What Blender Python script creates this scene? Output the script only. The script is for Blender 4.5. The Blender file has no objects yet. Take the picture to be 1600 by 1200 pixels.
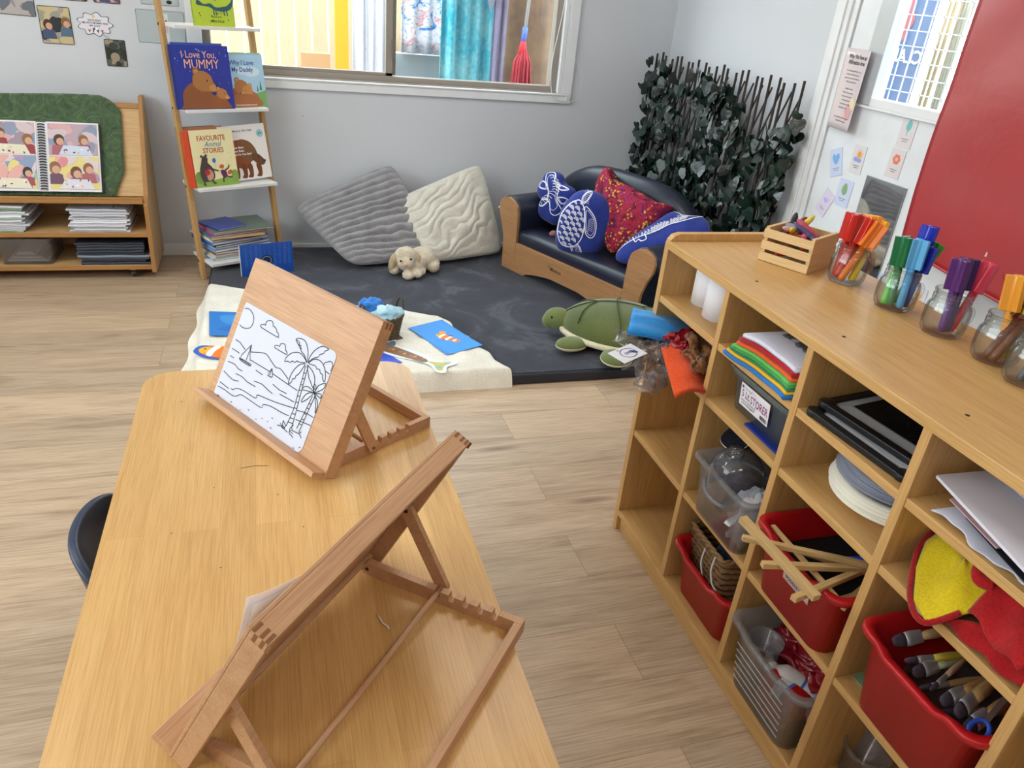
import bpy, bmesh, math, random
from mathutils import Vector, Matrix, Euler
from mathutils import noise as mnoise
from math import sin, cos, pi, radians, sqrt, atan2, hypot
R = random.Random(7)
sc = bpy.context.scene
C = sc.collection
# ---------------------------------------------------------------- camera
YAW, PITCH, ROLL, FPX = 0.3334787592686526, 0.48046894472779256, 0.09910342943801706, 1178.4385
_f = Vector((sin(YAW)*cos(PITCH), cos(YAW)*cos(PITCH), -sin(PITCH)))
_r = Vector((cos(YAW), -sin(YAW), 0)); _u = _r.cross(_f)
_r2 = _r*cos(ROLL)+_u*sin(ROLL); _u2 = -_r*sin(ROLL)+_u*cos(ROLL)
cam = bpy.data.cameras.new('camera'); camo = bpy.data.objects.new('camera', cam); C.objects.link(camo)
mw = Matrix.Identity(4)
for i in range(3):
    mw[i][0] = _r2[i]; mw[i][1] = _u2[i]; mw[i][2] = -_f[i]
mw[0][3], mw[1][3], mw[2][3] = 0, 0, 1.4
camo.matrix_world = mw
cam.sensor_fit = 'HORIZONTAL'; cam.sensor_width = 36; cam.lens = FPX/1600*36; cam.clip_start = .02; cam.clip_end = 100
sc.camera = camo
sc.cycles.transparent_max_bounces = 40; sc.cycles.max_bounces = 10; sc.cycles.diffuse_bounces = 5; sc.cycles.glossy_bounces = 4
# ---------------------------------------------------------------- light
wd = bpy.data.worlds.new('sky'); sc.world = wd; wd.use_nodes = True
bg = wd.node_tree.nodes['Background']; bg.inputs[0].default_value = (.93, .96, 1, 1); bg.inputs[1].default_value = 6.4
def area(name, loc, rot, sx, sy, power, col=(1, 1, 1), portal=False):
    l = bpy.data.lights.new(name, 'AREA'); l.shape = 'RECTANGLE'; l.size = sx; l.size_y = sy; l.energy = power; l.color = col
    o = bpy.data.objects.new(name, l); C.objects.link(o); o.location = loc; o.rotation_euler = rot
    if portal: l.cycles.is_portal = True
    return o
area('window_portal', (-3.0, 1.2, 1.90), (0, radians(-90), 0), 1.4, 3.6, 1, portal=True)
area('window_portal', (.64, 4.28, 1.5), (radians(-90), 0, 0), 1.8, 1.2, 1, portal=True)
area('window_portal', (2.30, 2.25, 1.58), (0, radians(90), 0), .9, .56, 1, portal=True)
sun = bpy.data.lights.new('sun', 'SUN'); sun.energy = 4.5; sun.angle = radians(2); sun.color = (1, .95, .88)
suno = bpy.data.objects.new('sun', sun); C.objects.link(suno); suno.rotation_euler = Vector((.25, .62, -1)).to_track_quat('-Z', 'Y').to_euler()
vs = sc.view_settings; vs.view_transform = 'Standard'; vs.look = 'None'; vs.gamma = 1; vs.exposure = 0.42; vs.use_curve_mapping = False
sc.display_settings.display_device = 'sRGB'
CEIL_FILL_W = 6
# ---------------------------------------------------------------- materials
def lin(h):
    h = h.lstrip('#'); c = [int(h[i:i+2], 16)/255 for i in (0, 2, 4)]
    return tuple((x/12.92 if x <= .04045 else ((x+.055)/1.055)**2.4) for x in c)+(1,)
MT = {}
def base(name, rough=.5, metal=0, spec=.5):
    m = bpy.data.materials.new(name); m.use_nodes = True; t = m.node_tree
    p = t.nodes['Principled BSDF']; p.inputs['Roughness'].default_value = rough; p.inputs['Metallic'].default_value = metal
    p.inputs['Specular IOR Level'].default_value = spec
    return m, t, p
def nd(t, k, **kw):
    n = t.nodes.new(k)
    for a, b in kw.items(): setattr(n, a, b)
    return n
def coords(t, scale=(1, 1, 1), perm=None, kind='Object'):
    tc = nd(t, 'ShaderNodeTexCoord'); mp = nd(t, 'ShaderNodeMapping')
    src = tc.outputs[kind]
    if perm:
        s = nd(t, 'ShaderNodeSeparateXYZ'); c = nd(t, 'ShaderNodeCombineXYZ'); t.links.new(src, s.inputs[0])
        for i, k in enumerate(perm): t.links.new(s.outputs['XYZ'.index(k)], c.inputs[i])
        src = c.outputs[0]
    t.links.new(src, mp.inputs[0]); mp.inputs['Scale'].default_value = scale
    return mp.outputs[0]
def noi(t, vec, scale, detail=3, rough=.5, dist=0):
    n = nd(t, 'ShaderNodeTexNoise'); n.inputs['Scale'].default_value = scale; n.inputs['Detail'].default_value = detail
    n.inputs['Roughness'].default_value = rough; n.inputs['Distortion'].default_value = dist; t.links.new(vec, n.inputs['Vector']); return n
def ramp(t, fac, stops):
    r = nd(t, 'ShaderNodeValToRGB'); el = r.color_ramp.elements
    while len(el) < len(stops): el.new(.5)
    for e, (p, c) in zip(el, stops): e.position = p; e.color = c
    t.links.new(fac, r.inputs[0]); return r.outputs[0]
def mix(t, fac, a, b, mode='MIX'):
    m = nd(t, 'ShaderNodeMix', data_type='RGBA', blend_type=mode)
    for s, v in ((0, fac), (6, a), (7, b)):
        if isinstance(v, (int, float)): m.inputs[s].default_value = v
        elif isinstance(v, tuple): m.inputs[s].default_value = v
        else: t.links.new(v, m.inputs[s])
    return m.outputs[2]
def bump(t, p, h, strength=.3, dist=.01):
    b = nd(t, 'ShaderNodeBump'); b.inputs['Strength'].default_value = strength; b.inputs['Distance'].default_value = dist
    t.links.new(h, b.inputs['Height']); t.links.new(b.outputs[0], p.inputs['Normal'])
def flat(h, rough=.55, name=None, spec=.4):
    k = ('flat', h, rough)
    if k not in MT:
        m, t, p = base(name or 'print_'+h.strip('#'), rough, 0, spec); p.inputs['Base Color'].default_value = lin(h); MT[k] = m
    return MT[k]
def plas(h, rough=.3, metal=0):
    k = ('plas', h, rough, metal)
    if k not in MT:
        m, t, p = base('plastic_'+h.strip('#'), rough, metal); v = coords(t)
        n = noi(t, v, 14, 2); c = lin(h); c2 = tuple(x*.955 for x in c[:3])+(1,)
        t.links.new(ramp(t, n.outputs[0], [(.3, c2), (.65, c)]), p.inputs['Base Color']); bump(t, p, n.outputs[0], .04, .002); MT[k] = m
    return MT[k]
def wood(h, dark, axis='X', strips=None, rough=.42, k=1.0, name='wood', contrast=1.0, coat=0.0, shift=0):
    key = ('wood', h, dark, axis, strips, rough, k)
    if key in MT: return MT[key]
    m, t, p = base(name, rough); perm = {'X': 'XYZ', 'Y': 'YXZ', 'Z': 'ZXY'}[axis]
    v = coords(t, (1, 1, 1), perm)
    sv = coords(t, (1.3*k, 16*k, 16*k), perm); fv = coords(t, (5*k, 210*k, 210*k), perm)
    n1 = noi(t, sv, 2.2, 5, .6, .8); n2 = noi(t, fv, 2, 3, .6)
    a, b = lin(h), lin(dark); mid = tuple((x+y)/2 for x, y in zip(a, b))
    c = ramp(t, n1.outputs[0], [(.32, mid), (.6, a)])
    c = mix(t, .38*contrast, c, ramp(t, n2.outputs[0], [(.38, b), (.56, a)]))
    if strips:
        L, Wd, amt = strips
        bt = nd(t, 'ShaderNodeTexBrick'); t.links.new(v, bt.inputs['Vector']); bt.offset = .37; bt.offset_frequency = 2
        bt.inputs['Color1'].default_value = (1, 1, 1, 1); bt.inputs['Color2'].default_value = (1-amt, 1-amt*1.25, 1-amt*1.7, 1)
        bt.inputs['Mortar'].default_value = (.84, .78, .70, 1); bt.inputs['Scale'].default_value = 1
        bt.inputs['Mortar Size'].default_value = .0005; bt.inputs['Mortar Smooth'].default_value = .3; bt.inputs['Bias'].default_value = 0
        bt.inputs['Brick Width'].default_value = L; bt.inputs['Row Height'].default_value = Wd
        c = mix(t, 1.0, c, bt.outputs[0], 'MULTIPLY')
    t.links.new(c, p.inputs['Base Color']); bump(t, p, n2.outputs[0], .05, .002)
    p.inputs['Coat Weight'].default_value = coat; p.inputs['Coat Roughness'].default_value = .25
    MT[key] = m; return m
def fabric(h, dark=None, scale=300, rough=.9, bs=.3, var=6, sheen=.2, name='fabric'):
    key = ('fab', h, dark, scale, bs)
    if key in MT: return MT[key]
    m, t, p = base(name, rough, 0, .2); v = coords(t)
    a = lin(h); b = lin(dark) if dark else tuple(x*.72 for x in a[:3])+(1,)
    n = noi(t, v, var, 4); n2 = noi(t, v, scale, 2)
    c = ramp(t, n.outputs[0], [(.3, b), (.62, a)]); c = mix(t, .35, c, ramp(t, n2.outputs[0], [(.35, b), (.6, a)]))
    t.links.new(c, p.inputs['Base Color']); bump(t, p, n2.outputs[0], bs, .004)
    p.inputs['Sheen Weight'].default_value = sheen; MT[key] = m; return m
def clear(name='clear_glass', tint='#f4f8f8', body=0.06, bodycol='#e8eef0', rough=.03, fres=1.45, edge=0):
    key = ('clear', name)
    if key in MT: return MT[key]
    m = bpy.data.materials.new(name); m.use_nodes = True; t = m.node_tree; t.nodes.clear()
    o = nd(t, 'ShaderNodeOutputMaterial'); tr = nd(t, 'ShaderNodeBsdfTransparent'); tr.inputs[0].default_value = lin(tint)
    gl = nd(t, 'ShaderNodeBsdfGlossy'); gl.inputs['Roughness'].default_value = rough
    df = nd(t, 'ShaderNodeBsdfDiffuse'); df.inputs[0].default_value = lin(bodycol)
    lw = nd(t, 'ShaderNodeLayerWeight'); lw.inputs['Blend'].default_value = .5
    pw = nd(t, 'ShaderNodeMath', operation='POWER'); t.links.new(lw.outputs['Facing'], pw.inputs[0]); pw.inputs[1].default_value = 3.2
    fr = nd(t, 'ShaderNodeMath', operation='MULTIPLY_ADD'); t.links.new(pw.outputs[0], fr.inputs[0]); fr.inputs[1].default_value = .38+(fres-1.45)*.6; fr.inputs[2].default_value = .03+(fres-1.45)*.1
    m1 = nd(t, 'ShaderNodeMixShader'); m1.inputs[0].default_value = body; t.links.new(tr.outputs[0], m1.inputs[1]); t.links.new(df.outputs[0], m1.inputs[2])
    if edge:
        pe = nd(t, 'ShaderNodeMath', operation='POWER'); t.links.new(lw.outputs['Facing'], pe.inputs[0]); pe.inputs[1].default_value = 2.2
        t.links.new(mix(t, pe.outputs[0], lin(tint), tuple(x*(1-edge) for x in lin(tint)[:3])+(1,)), tr.inputs[0])
    m2 = nd(t, 'ShaderNodeMixShader'); t.links.new(fr.outputs[0], m2.inputs[0]); t.links.new(m1.outputs[0], m2.inputs[1]); t.links.new(gl.outputs[0], m2.inputs[2])
    t.links.new(m2.outputs[0], o.inputs[0]); MT[key] = m; return m
# ---------------------------------------------------------------- mesh builder
def TR(x=0, y=0, z=0, rx=0, ry=0, rz=0, s=1):
    return Matrix.Translation((x, y, z)) @ Euler((rx, ry, rz)).to_matrix().to_4x4() @ Matrix.Scale(s, 4)
def frame(o, x, y):
    x = Vector(x).normalized(); y = Vector(y); y = (y-x*y.dot(x)).normalized(); z = x.cross(y)
    m = Matrix.Identity(4)
    for i in range(3): m[i][0] = x[i]; m[i][1] = y[i]; m[i][2] = z[i]; m[i][3] = o[i]
    return m
_tc = {}
def text_geo(s, size, bold=0, align='CENTER', shear=0):
    key = (s, size, bold, align, shear)
    if key in _tc: return _tc[key]
    cu = bpy.data.curves.new('t', 'FONT'); cu.body = s; cu.size = size; cu.offset = bold*size; cu.align_x = align; cu.resolution_u = 2; cu.shear = shear
    o = bpy.data.objects.new('t', cu); me = o.to_mesh()
    r = ([tuple(v.co) for v in me.vertices], [tuple(p.vertices) for p in me.polygons])
    o.to_mesh_clear(); bpy.data.objects.remove(o); bpy.data.curves.remove(cu)
    _tc[key] = r; return r
class MB:
    def __init__(s, m=None): s.v = []; s.f = []; s.mi = []; s.ms = []; s.sm = []; s.m = m
    def _m(s, m):
        m = m or s.m
        if m not in s.ms: s.ms.append(m)
        return s.ms.index(m)
    def add(s, vs, fs, m=None, M=None, smooth=False):
        n = len(s.v); i = s._m(m)
        for v in vs: s.v.append(tuple(M @ Vector(v)) if M else tuple(v))
        for f in fs: s.f.append(tuple(a+n for a in f)); s.mi.append(i); s.sm.append(smooth)
        return s
    def box(s, x0, x1, y0, y1, z0, z1, m=None, M=None):
        vs = [(x, y, z) for x in (x0, x1) for y in (y0, y1) for z in (z0, z1)]
        return s.add(vs, [(0, 1, 3, 2), (4, 6, 7, 5), (0, 4, 5, 1), (2, 3, 7, 6), (0, 2, 6, 4), (1, 5, 7, 3)], m, M)
    def prism(s, poly, z0, z1, m=None, M=None, smooth=False, mside=None):
        n = len(poly); vs = [(x, y, z0) for x, y in poly]+[(x, y, z1) for x, y in poly]
        s.add(vs, [tuple(range(n))[::-1], tuple(range(n, 2*n))], m, M)
        s.add(vs, [(i, (i+1) % n, n+(i+1) % n, n+i) for i in range(n)], mside or m, M, smooth); return s
    def rings(s, rs, m=None, M=None, smooth=True, cap=(True, True), closed=False):
        n = len(rs[0]); vs = [p for r in rs for p in r]; k = len(rs)
        fs = [(j*n+i, j*n+(i+1) % n, ((j+1) % k)*n+(i+1) % n, ((j+1) % k)*n+i) for j in range(k if closed else k-1) for i in range(n)]
        if cap[0] and not closed: fs.append(tuple(range(n))[::-1])
        if cap[1] and not closed: fs.append(tuple((k-1)*n+i for i in range(n)))
        return s.add(vs, fs, m, M, smooth)
    def lathe(s, prof, seg=24, m=None, M=None, cap=(True, True), sq=0):
        rs = []
        for r, z in prof:
            ring = []
            for i in range(seg):
                a = 2*pi*i/seg; k = 1
                if sq: k = 1+sq*(1/max(abs(cos(a)), abs(sin(a)))-1)
                ring.append((r*k*cos(a), r*k*sin(a), z))
            rs.append(ring)
        return s.rings(rs, m, M, True, cap)
    def cyl(s, p0, p1, r0, r1=None, seg=12, m=None, M=None, smooth=True):
        return s.tube([p0, p1], [r0, r0 if r1 is None else r1], seg, m, M, smooth)
    def tube(s, pts, r, seg=8, m=None, M=None, smooth=True, closed=False, cap=True, flat_=1.0):
        P = [Vector(p) for p in pts]; n = len(P); rr = r if isinstance(r, (list, tuple)) else [r]*n; rs = []
        up = Vector((0, 0, 1))
        t0 = (P[1]-P[0]).normalized()
        if abs(t0.z) > .9: up = Vector((0, 1, 0))
        a = t0.cross(up).normalized()
        for i in range(n):
            if closed: t = P[(i+1) % n]-P[i-1]
            else: t = P[min(i+1, n-1)]-P[max(i-1, 0)]
            t.normalize(); a = (a-t*a.dot(t)); a = a.normalized() if a.length > 1e-6 else t.orthogonal().normalized(); b = t.cross(a)
            rs.append([tuple(P[i]+(a*cos(2*pi*k/seg)+b*flat_*sin(2*pi*k/seg))*rr[i]) for k in range(seg)])
        return s.rings(rs, m, M, smooth, (cap, cap), closed)
    def sphere(s, c, r, nu=16, nv=10, m=None, M=None, rot=None, fn=None):
        if not isinstance(r, (tuple, list)): r = (r, r, r)
        q = Euler(rot).to_matrix() if rot else Matrix.Identity(3); c = Vector(c); vs = []; fs = []
        for j in range(nv+1):
            for i in range(nu):
                th = pi*j/nv; ph = 2*pi*i/nu; p = Vector((r[0]*sin(th)*cos(ph), r[1]*sin(th)*sin(ph), r[2]*cos(th)))
                if fn: p = fn(p)
                vs.append(tuple(c+q @ p))
        for j in range(nv):
            for i in range(nu): fs.append((j*nu+i, (j+1)*nu+i, (j+1)*nu+(i+1) % nu, j*nu+(i+1) % nu))
        return s.add(vs, fs, m, M, True)
    def grid(s, fn, nu, nv, m=None, M=None, smooth=True, cu=False):
        vs = [tuple(fn(i/(nu if cu else nu-1) if nu > 1 else 0, j/(nv-1))) for j in range(nv) for i in range(nu)]
        fs = [(j*nu+i, j*nu+(i+1) % nu, (j+1)*nu+(i+1) % nu, (j+1)*nu+i) for j in range(nv-1) for i in range(nu if cu else nu-1)]
        return s.add(vs, fs, m, M, smooth)
    def text(s, body, x, y, size, m, M=None, bold=0, align='CENTER', z=0, wide=1.0, shear=0):
        vs, fs = text_geo(body, size, bold, align, shear)
        return s.add([(vx*wide+x, vy+y, z) for vx, vy, vz in vs], fs, m, M)
    def strip(s, pts, w, m, M=None, z=0, sf=None, closed=False, taper=False):
        P = [Vector((p[0], p[1])) for p in pts]; n = len(P)
        if n < 2: return s
        vs = []; fs = []
        for i in range(n):
            if closed: t = P[(i+1) % n]-P[i-1]
            else: t = P[min(i+1, n-1)]-P[max(i-1, 0)]
            if t.length < 1e-9: t = Vector((1, 0))
            t.normalize(); nn = Vector((-t.y, t.x)); ww = w/2
            if taper: ww *= .15+.85*sin(pi*min(max(i/(n-1), .0), 1))
            for q in (P[i]+nn*ww, P[i]-nn*ww): vs.append((q.x, q.y, z) if sf is None else tuple(sf(q.x, q.y, z)))
        for i in range(n if closed else n-1):
            j = (i+1) % n; fs.append((2*i, 2*i+1, 2*j+1, 2*j))
        return s.add(vs, fs, m, M)
    def build(s, name, parent=None, bev=0, sub=0, loc=None, rot=None, weld=False, seg=2, solid=0):
        me = bpy.data.meshes.new(name); me.from_pydata(s.v, [], s.f); me.update()
        for m in s.ms: me.materials.append(m)
        me.polygons.foreach_set('material_index', s.mi); me.polygons.foreach_set('use_smooth', s.sm)
        if weld:
            b = bmesh.new(); b.from_mesh(me); bmesh.ops.remove_doubles(b, verts=b.verts, dist=1e-5); bmesh.ops.recalc_face_normals(b, faces=b.faces); b.to_mesh(me); b.free()
        me.validate(); o = bpy.data.objects.new(name, me); C.objects.link(o)
        if loc: o.location = loc
        if rot: o.rotation_euler = rot
        if parent: o.parent = parent
        if solid: q = o.modifiers.new('solid', 'SOLIDIFY'); q.thickness = solid; q.offset = 0
        if bev: q = o.modifiers.new('bevel', 'BEVEL'); q.width = bev; q.segments = seg; q.limit_method = 'ANGLE'; q.angle_limit = radians(40); q.use_clamp_overlap = True
        if sub: q = o.modifiers.new('sub', 'SUBSURF'); q.levels = sub; q.render_levels = sub
        return o
def tag(o, label, cat, group=None, kind=None):
    if label: o['label'] = label
    if cat: o['category'] = cat
    if group: o['group'] = group
    if kind: o['kind'] = kind
    return o
def thing(name, label, cat, loc=(0, 0, 0), rot=(0, 0, 0), group=None, M=None):
    o = bpy.data.objects.new(name, None); C.objects.link(o); o.empty_display_size = .05
    if M is not None: o.matrix_world = M
    else: o.location = loc; o.rotation_euler = rot
    return tag(o, label, cat, group)
def struct(o): o['kind'] = 'structure'; return o
def copy_tree(o, parent=None):
    c = o.copy(); C.objects.link(c)
    if parent: c.parent = parent
    for ch in list(o.children): copy_tree(ch, c)
    return c
def ell(cx, cy, rx, ry, rot=0, n=22, a0=0, a1=2*pi):
    return [(cx+rx*cos(a)*cos(rot)-ry*sin(a)*sin(rot), cy+rx*cos(a)*sin(rot)+ry*sin(a)*cos(rot)) for a in [a0+(a1-a0)*i/n for i in range(n+(0 if a1-a0 > 6.28 else 1))]]
def smooth_line(pts, k=4, closed=False):
    P = [Vector(p) for p in pts]; n = len(P); out = []
    rng = range(n if closed else n-1)
    for i in rng:
        if closed: a, b, c, d = P[i-1], P[i], P[(i+1) % n], P[(i+2) % n]
        else: a, b, c, d = P[max(i-1, 0)], P[i], P[i+1], P[min(i+2, n-1)]
        for j in range(k):
            t = j/k; out.append(tuple(.5*((2*b)+(c-a)*t+(2*a-5*b+4*c-d)*t*t+(3*b-a-3*c+d)*t*t*t)))
    if not closed: out.append(tuple(P[-1]))
    return out
class Art:
    """flat printed artwork, stacked a hair apart on a surface frame (x right, y up, z out)"""
    def __init__(s, mb, M, z=.0002, dz=.00006): s.mb = mb; s.M = M; s.z = z; s.dz = dz
    def _n(s): s.z += s.dz; return s.z
    def poly(s, pts, col, rough=.5):
        z = s._n(); s.mb.add([(x, y, z) for x, y in pts], [tuple(range(len(pts)))], flat(col, rough), s.M); return s
    def ell(s, cx, cy, rx, ry, col, rot=0, rough=.5): return s.poly(ell(cx, cy, rx, ry, rot), col, rough)
    def rect(s, x0, y0, x1, y1, col, rough=.5): return s.poly([(x0, y0), (x1, y0), (x1, y1), (x0, y1)], col, rough)
    def line(s, pts, w, col, closed=False, sm=0):
        if sm: pts = smooth_line(pts, sm, closed)
        s.mb.strip(pts, w, flat(col), s.M, s._n(), closed=closed); return s
    def blob(s, pts, col, sm=4): return s.poly(smooth_line(pts, sm, True), col)
    def text(s, t, x, y, size, col, bold=0, align='CENTER', wide=1, shear=0, rough=.5):
        s.mb.text(t, x, y, size, flat(col, rough), s.M, bold, align, s._n(), wide, shear); return s
# shared palette
W_SHELF = lambda ax='X': wood('#cfa468', '#a87c44', ax, rough=.45, name='beech_laminate')
W_EASEL = lambda ax='X': wood('#cfa27a', '#aa7a52', ax, rough=.5, k=1.3, name='beech_wood')
# ================================================================ the room
YW, XR, XL, YF, ZC = 4.177, 2.19, -3.0, -3.0, 2.7
def wallmat(h):
    m, t, p = base('painted_wall', .55, 0, .3); v = coords(t); n = noi(t, v, 1.3, 3); n2 = noi(t, v, 220, 2)
    a = lin(h); b = tuple(x*.94 for x in a[:3])+(1,); t.links.new(ramp(t, n.outputs[0], [(.35, b), (.65, a)]), p.inputs['Base Color']); bump(t, p, n2.outputs[0], .05, .002); return m
WALL = wallmat('#d2d5da'); TRIM = plas('#e6e8ea', .35); CEILM = wallmat('#e8e6e2')
def floormat():
    m, t, p = base('vinyl_plank_floor', .38); v = coords(t)
    bt = nd(t, 'ShaderNodeTexBrick'); t.links.new(v, bt.inputs['Vector']); bt.offset = .37; bt.offset_frequency = 2
    bt.inputs['Color1'].default_value = (0, 0, 0, 1); bt.inputs['Color2'].default_value = (1, 1, 1, 1); bt.inputs['Mortar'].default_value = (.5, .5, .5, 1)
    bt.inputs['Scale'].default_value = 1; bt.inputs['Mortar Size'].default_value = .0008; bt.inputs['Mortar Smooth'].default_value = .2; bt.inputs['Bias'].default_value = 0
    bt.inputs['Brick Width'].default_value = 1.22; bt.inputs['Row Height'].default_value = .178
    off = nd(t, 'ShaderNodeVectorMath', operation='MULTIPLY_ADD'); t.links.new(bt.outputs[0], off.inputs[0]); off.inputs[1].default_value = (3.1, 7.7, 1.3)
    mp = nd(t, 'ShaderNodeMapping'); mp.inputs['Scale'].default_value = (.8, 7, 1); t.links.new(v, mp.inputs[0]); t.links.new(mp.outputs[0], off.inputs[2])
    n1 = noi(t, off.outputs[0], 1.6, 6, .62, 1.4)
    mp2 = nd(t, 'ShaderNodeMapping'); mp2.inputs['Scale'].default_value = (3.5, 120, 1); t.links.new(v, mp2.inputs[0]); n2 = noi(t, mp2.outputs[0], 2, 3, .6)
    # occasional knots
    mp3 = nd(t, 'ShaderNodeMapping'); mp3.inputs['Scale'].default_value = (1.1, 5.2, 1); mp3.inputs['Location'].default_value = (.35, .2, 0); t.links.new(v, mp3.inputs[0])
    vo = nd(t, 'ShaderNodeTexVoronoi'); vo.inputs['Scale'].default_value = 1.0; t.links.new(mp3.outputs[0], vo.inputs['Vector'])
    c = ramp(t, n1.outputs[0], [(.25, lin('#826850')), (.45, lin('#b59c81')), (.62, lin('#c9b196')), (.8, lin('#b89f84'))])
    c = mix(t, .35, c, ramp(t, n2.outputs[0], [(.35, lin('#836a50')), (.6, lin('#cfb89c'))]))
    c = mix(t, ramp(t, vo.outputs['Distance'], [(.0, (1, 1, 1, 1)), (.10, (0, 0, 0, 1))]), c, lin('#7c6552'))
    tone = ramp(t, bt.outputs[0], [(0, (.86, .86, .86, 1)), (1, (1.06, 1.04, 1.02, 1))])
    c = mix(t, 1.0, c, tone, 'MULTIPLY')
    c = mix(t, bt.outputs['Fac'], c, lin('#8a725a'))
    t.links.new(c, p.inputs['Base Color']); bump(t, p, n2.outputs[0], .06, .002)
    t.links.new(ramp(t, n1.outputs[0], [(.3, (.46,)*3+(1,)), (.7, (.34,)*3+(1,))]), p.inputs['Roughness'])
    return m
FLOOR = floormat()
struct(MB(FLOOR).box(XL-.1, XR+.12, YF-.1, YW+.12, -.1, 0).build('floor'))
struct(MB(CEILM).box(XL-.1, XR+.12, YF-.1, YW+.12, ZC, ZC+.1).build('ceiling'))
def wall_hole(axis, c0, c1, a0, a1, z1, holes, name, m=WALL):
    """wall slab between c0..c1 along the normal axis, a0..a1 along its length, with window openings (lo, hi, z0, z1)"""
    b = MB(m); xs = [a0]
    for h in holes: xs += [h[0], h[1]]
    xs.append(a1)
    def bx(p, q, z0, zz):
        if axis == 'Y': b.box(p, q, c0, c1, z0, zz)
        else: b.box(c0, c1, p, q, z0, zz)
    for i in range(0, len(xs), 2): bx(xs[i], xs[i+1], 0, z1)
    for lo, hi, z0, zt in holes: bx(lo, hi, 0, z0); bx(lo, hi, zt, z1)
    return struct(b.build(name))
wall_hole('Y', YW, YW+.12, XL-.1, XR+.12, ZC, [(-.272, 1.548, .902, 2.1)], 'wall_back')
wall_hole('X', XR, XR+.12, YF-.1, YW+.0, ZC, [(1.88, 2.705, 0, 2.08)], 'wall_right')
wall_hole('X', XL-.12, XL, YF-.1, YW, ZC, [(-.6, 3.0, 1.2, 2.6)], 'wall_left')
wall_hole('Y', YF-.12, YF, XL, XR, ZC, [], 'wall_front')
# baseboards
for nm, a in (('baseboard_back', (XL, XR, YW-.014, YW, 0, .062)), ('baseboard_right', (XR-.014, XR, 2.83, YW-.014, 0, .062)), ('baseboard_left', (XL, XL+.014, YF, YW-.014, 0, .062))):
    struct(MB(TRIM).box(*a).build(nm, bev=.003))
struct(MB(TRIM).box(XR-.014, XR, YF, 1.87, 0, .062).build('baseboard_right', bev=.003))
# back window: casing, aluminium frame, two sliding sashes
ALU = plas('#9c9389', .4, .1); ALUD = plas('#7d7870', .4, .4)
GLASS = clear('window_glass', '#f6fbfb', .0, rough=.0)
def casing():
    b = MB(TRIM); y0, y1 = YW-.018, YW
    b.box(-.335, 1.619, y0, y1, .862, .912); b.box(-.335, 1.619, y0, y1, 2.1, 2.16)
    b.box(-.335, -.272, y0, y1, .912, 2.1); b.box(1.560, 1.619, y0, y1, .912, 2.1)
    b.box(-.30, 1.585, YW-.026, YW-.018, .903, .912)
    b.box(1.535, 1.56, YW-.018, YW+.03, .912, 2.1); return b
struct(casing().build('trim_1', bev=.003))
w1 = thing('window_1', None, None); struct(w1)
b = MB(ALU); Y0, Y1 = YW+.012, YW+.075
b.box(-.272, 1.535, Y0, Y1, .903, .945); b.box(-.272, 1.535, Y0, Y1, 2.06, 2.1); b.box(-.272, -.236, Y0, Y1, .945, 2.06); b.box(1.497, 1.535, Y0, Y1, .945, 2.06)
b.box(-.272, 1.535, YW-.004, Y0, .903, .918, ALU); b.build('window_frame', w1, bev=.002)
b = MB(ALU); b.box(.598, .634, YW+.02, YW+.05, .935, 2.06); b.box(-.236, .634, YW+.02, YW+.045, .945, .962); b.box(.634, .650, YW+.022, YW+.055, .95, 2.06, ALUD); b.build('sliding_sash', w1, bev=.002)
MB(ALUD).box(.628, .645, YW+.008, YW+.02, 1.03, 1.12).build('latch', w1, bev=.002)
MB(GLASS).box(-.236, .598, YW+.030, YW+.034, .96, 2.06).build('window_pane', w1)
MB(GLASS).box(.650, 1.497, YW+.050, YW+.054, .945, 2.06).build('window_pane', w1)
# left window (behind the camera's left)
w2 = thing('window_2', None, None); struct(w2); b = MB(ALU)
for a in ((-.6, 3.0, 1.2, 1.24), (-.6, 3.0, 2.56, 2.6), (-.6, -.56, 1.2, 2.6), (2.96, 3.0, 1.2, 2.6), (1.18, 1.22, 1.2, 2.6)): b.box(XL-.09, XL-.04, *a)
b.build('window_frame', w2); MB(GLASS).box(XL-.07, XL-.066, -.56, 2.96, 1.24, 2.56).build('window_pane', w2)
# right wall: jamb, architrave and half-glazed door
b = MB(TRIM)
b.box(XR-.022, XR, 2.735, 2.823, 0, 2.17); b.box(XR-.03, XR-.022, 2.76, 2.80, 0, 2.15); b.box(XR-.022, XR, 1.79, 1.86, 0, 2.17); b.box(XR-.022, XR, 1.79, 2.823, 2.08, 2.17)
b.box(XR-.012, XR+.09, 2.706, 2.735, 0, 2.1); b.box(XR-.012, XR+.09, 1.85, 1.879, 0, 2.1); struct(b.build('trim_2', bev=.003))
DOOR = plas('#e4e8ec', .35); d1 = thing('door_1', None, None); struct(d1)
b = MB(DOOR); X0, X1 = XR-.004, XR+.036
b.box(X0, X1, 1.882, 2.700, .008, 1.148); b.box(X0, X1, 1.882, 2.700, 2.0, 2.07); b.box(X0, X1, 2.585, 2.700, 1.148, 2.0); b.box(X0, X1, 1.882, 1.96, 1.148, 2.0)
b.build('door_panel', d1, bev=.002)
b = MB(plas('#b9bdc0', .35, .2)); b.box(X0-.010, X1+.008, 2.50, 2.585, 1.13, 2.0); b.box(X0-.010, X1+.006, 1.96, 2.50, 1.128, 1.158, TRIM); b.box(X0-.014, X0-.004, 1.96, 2.585, 1.118, 1.128, TRIM); b.build('glazing_bead', d1, bev=.002)
MB(GLASS).box(XR+.014, XR+.018, 1.96, 2.50, 1.158, 2.0).build('window_pane', d1)
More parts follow.
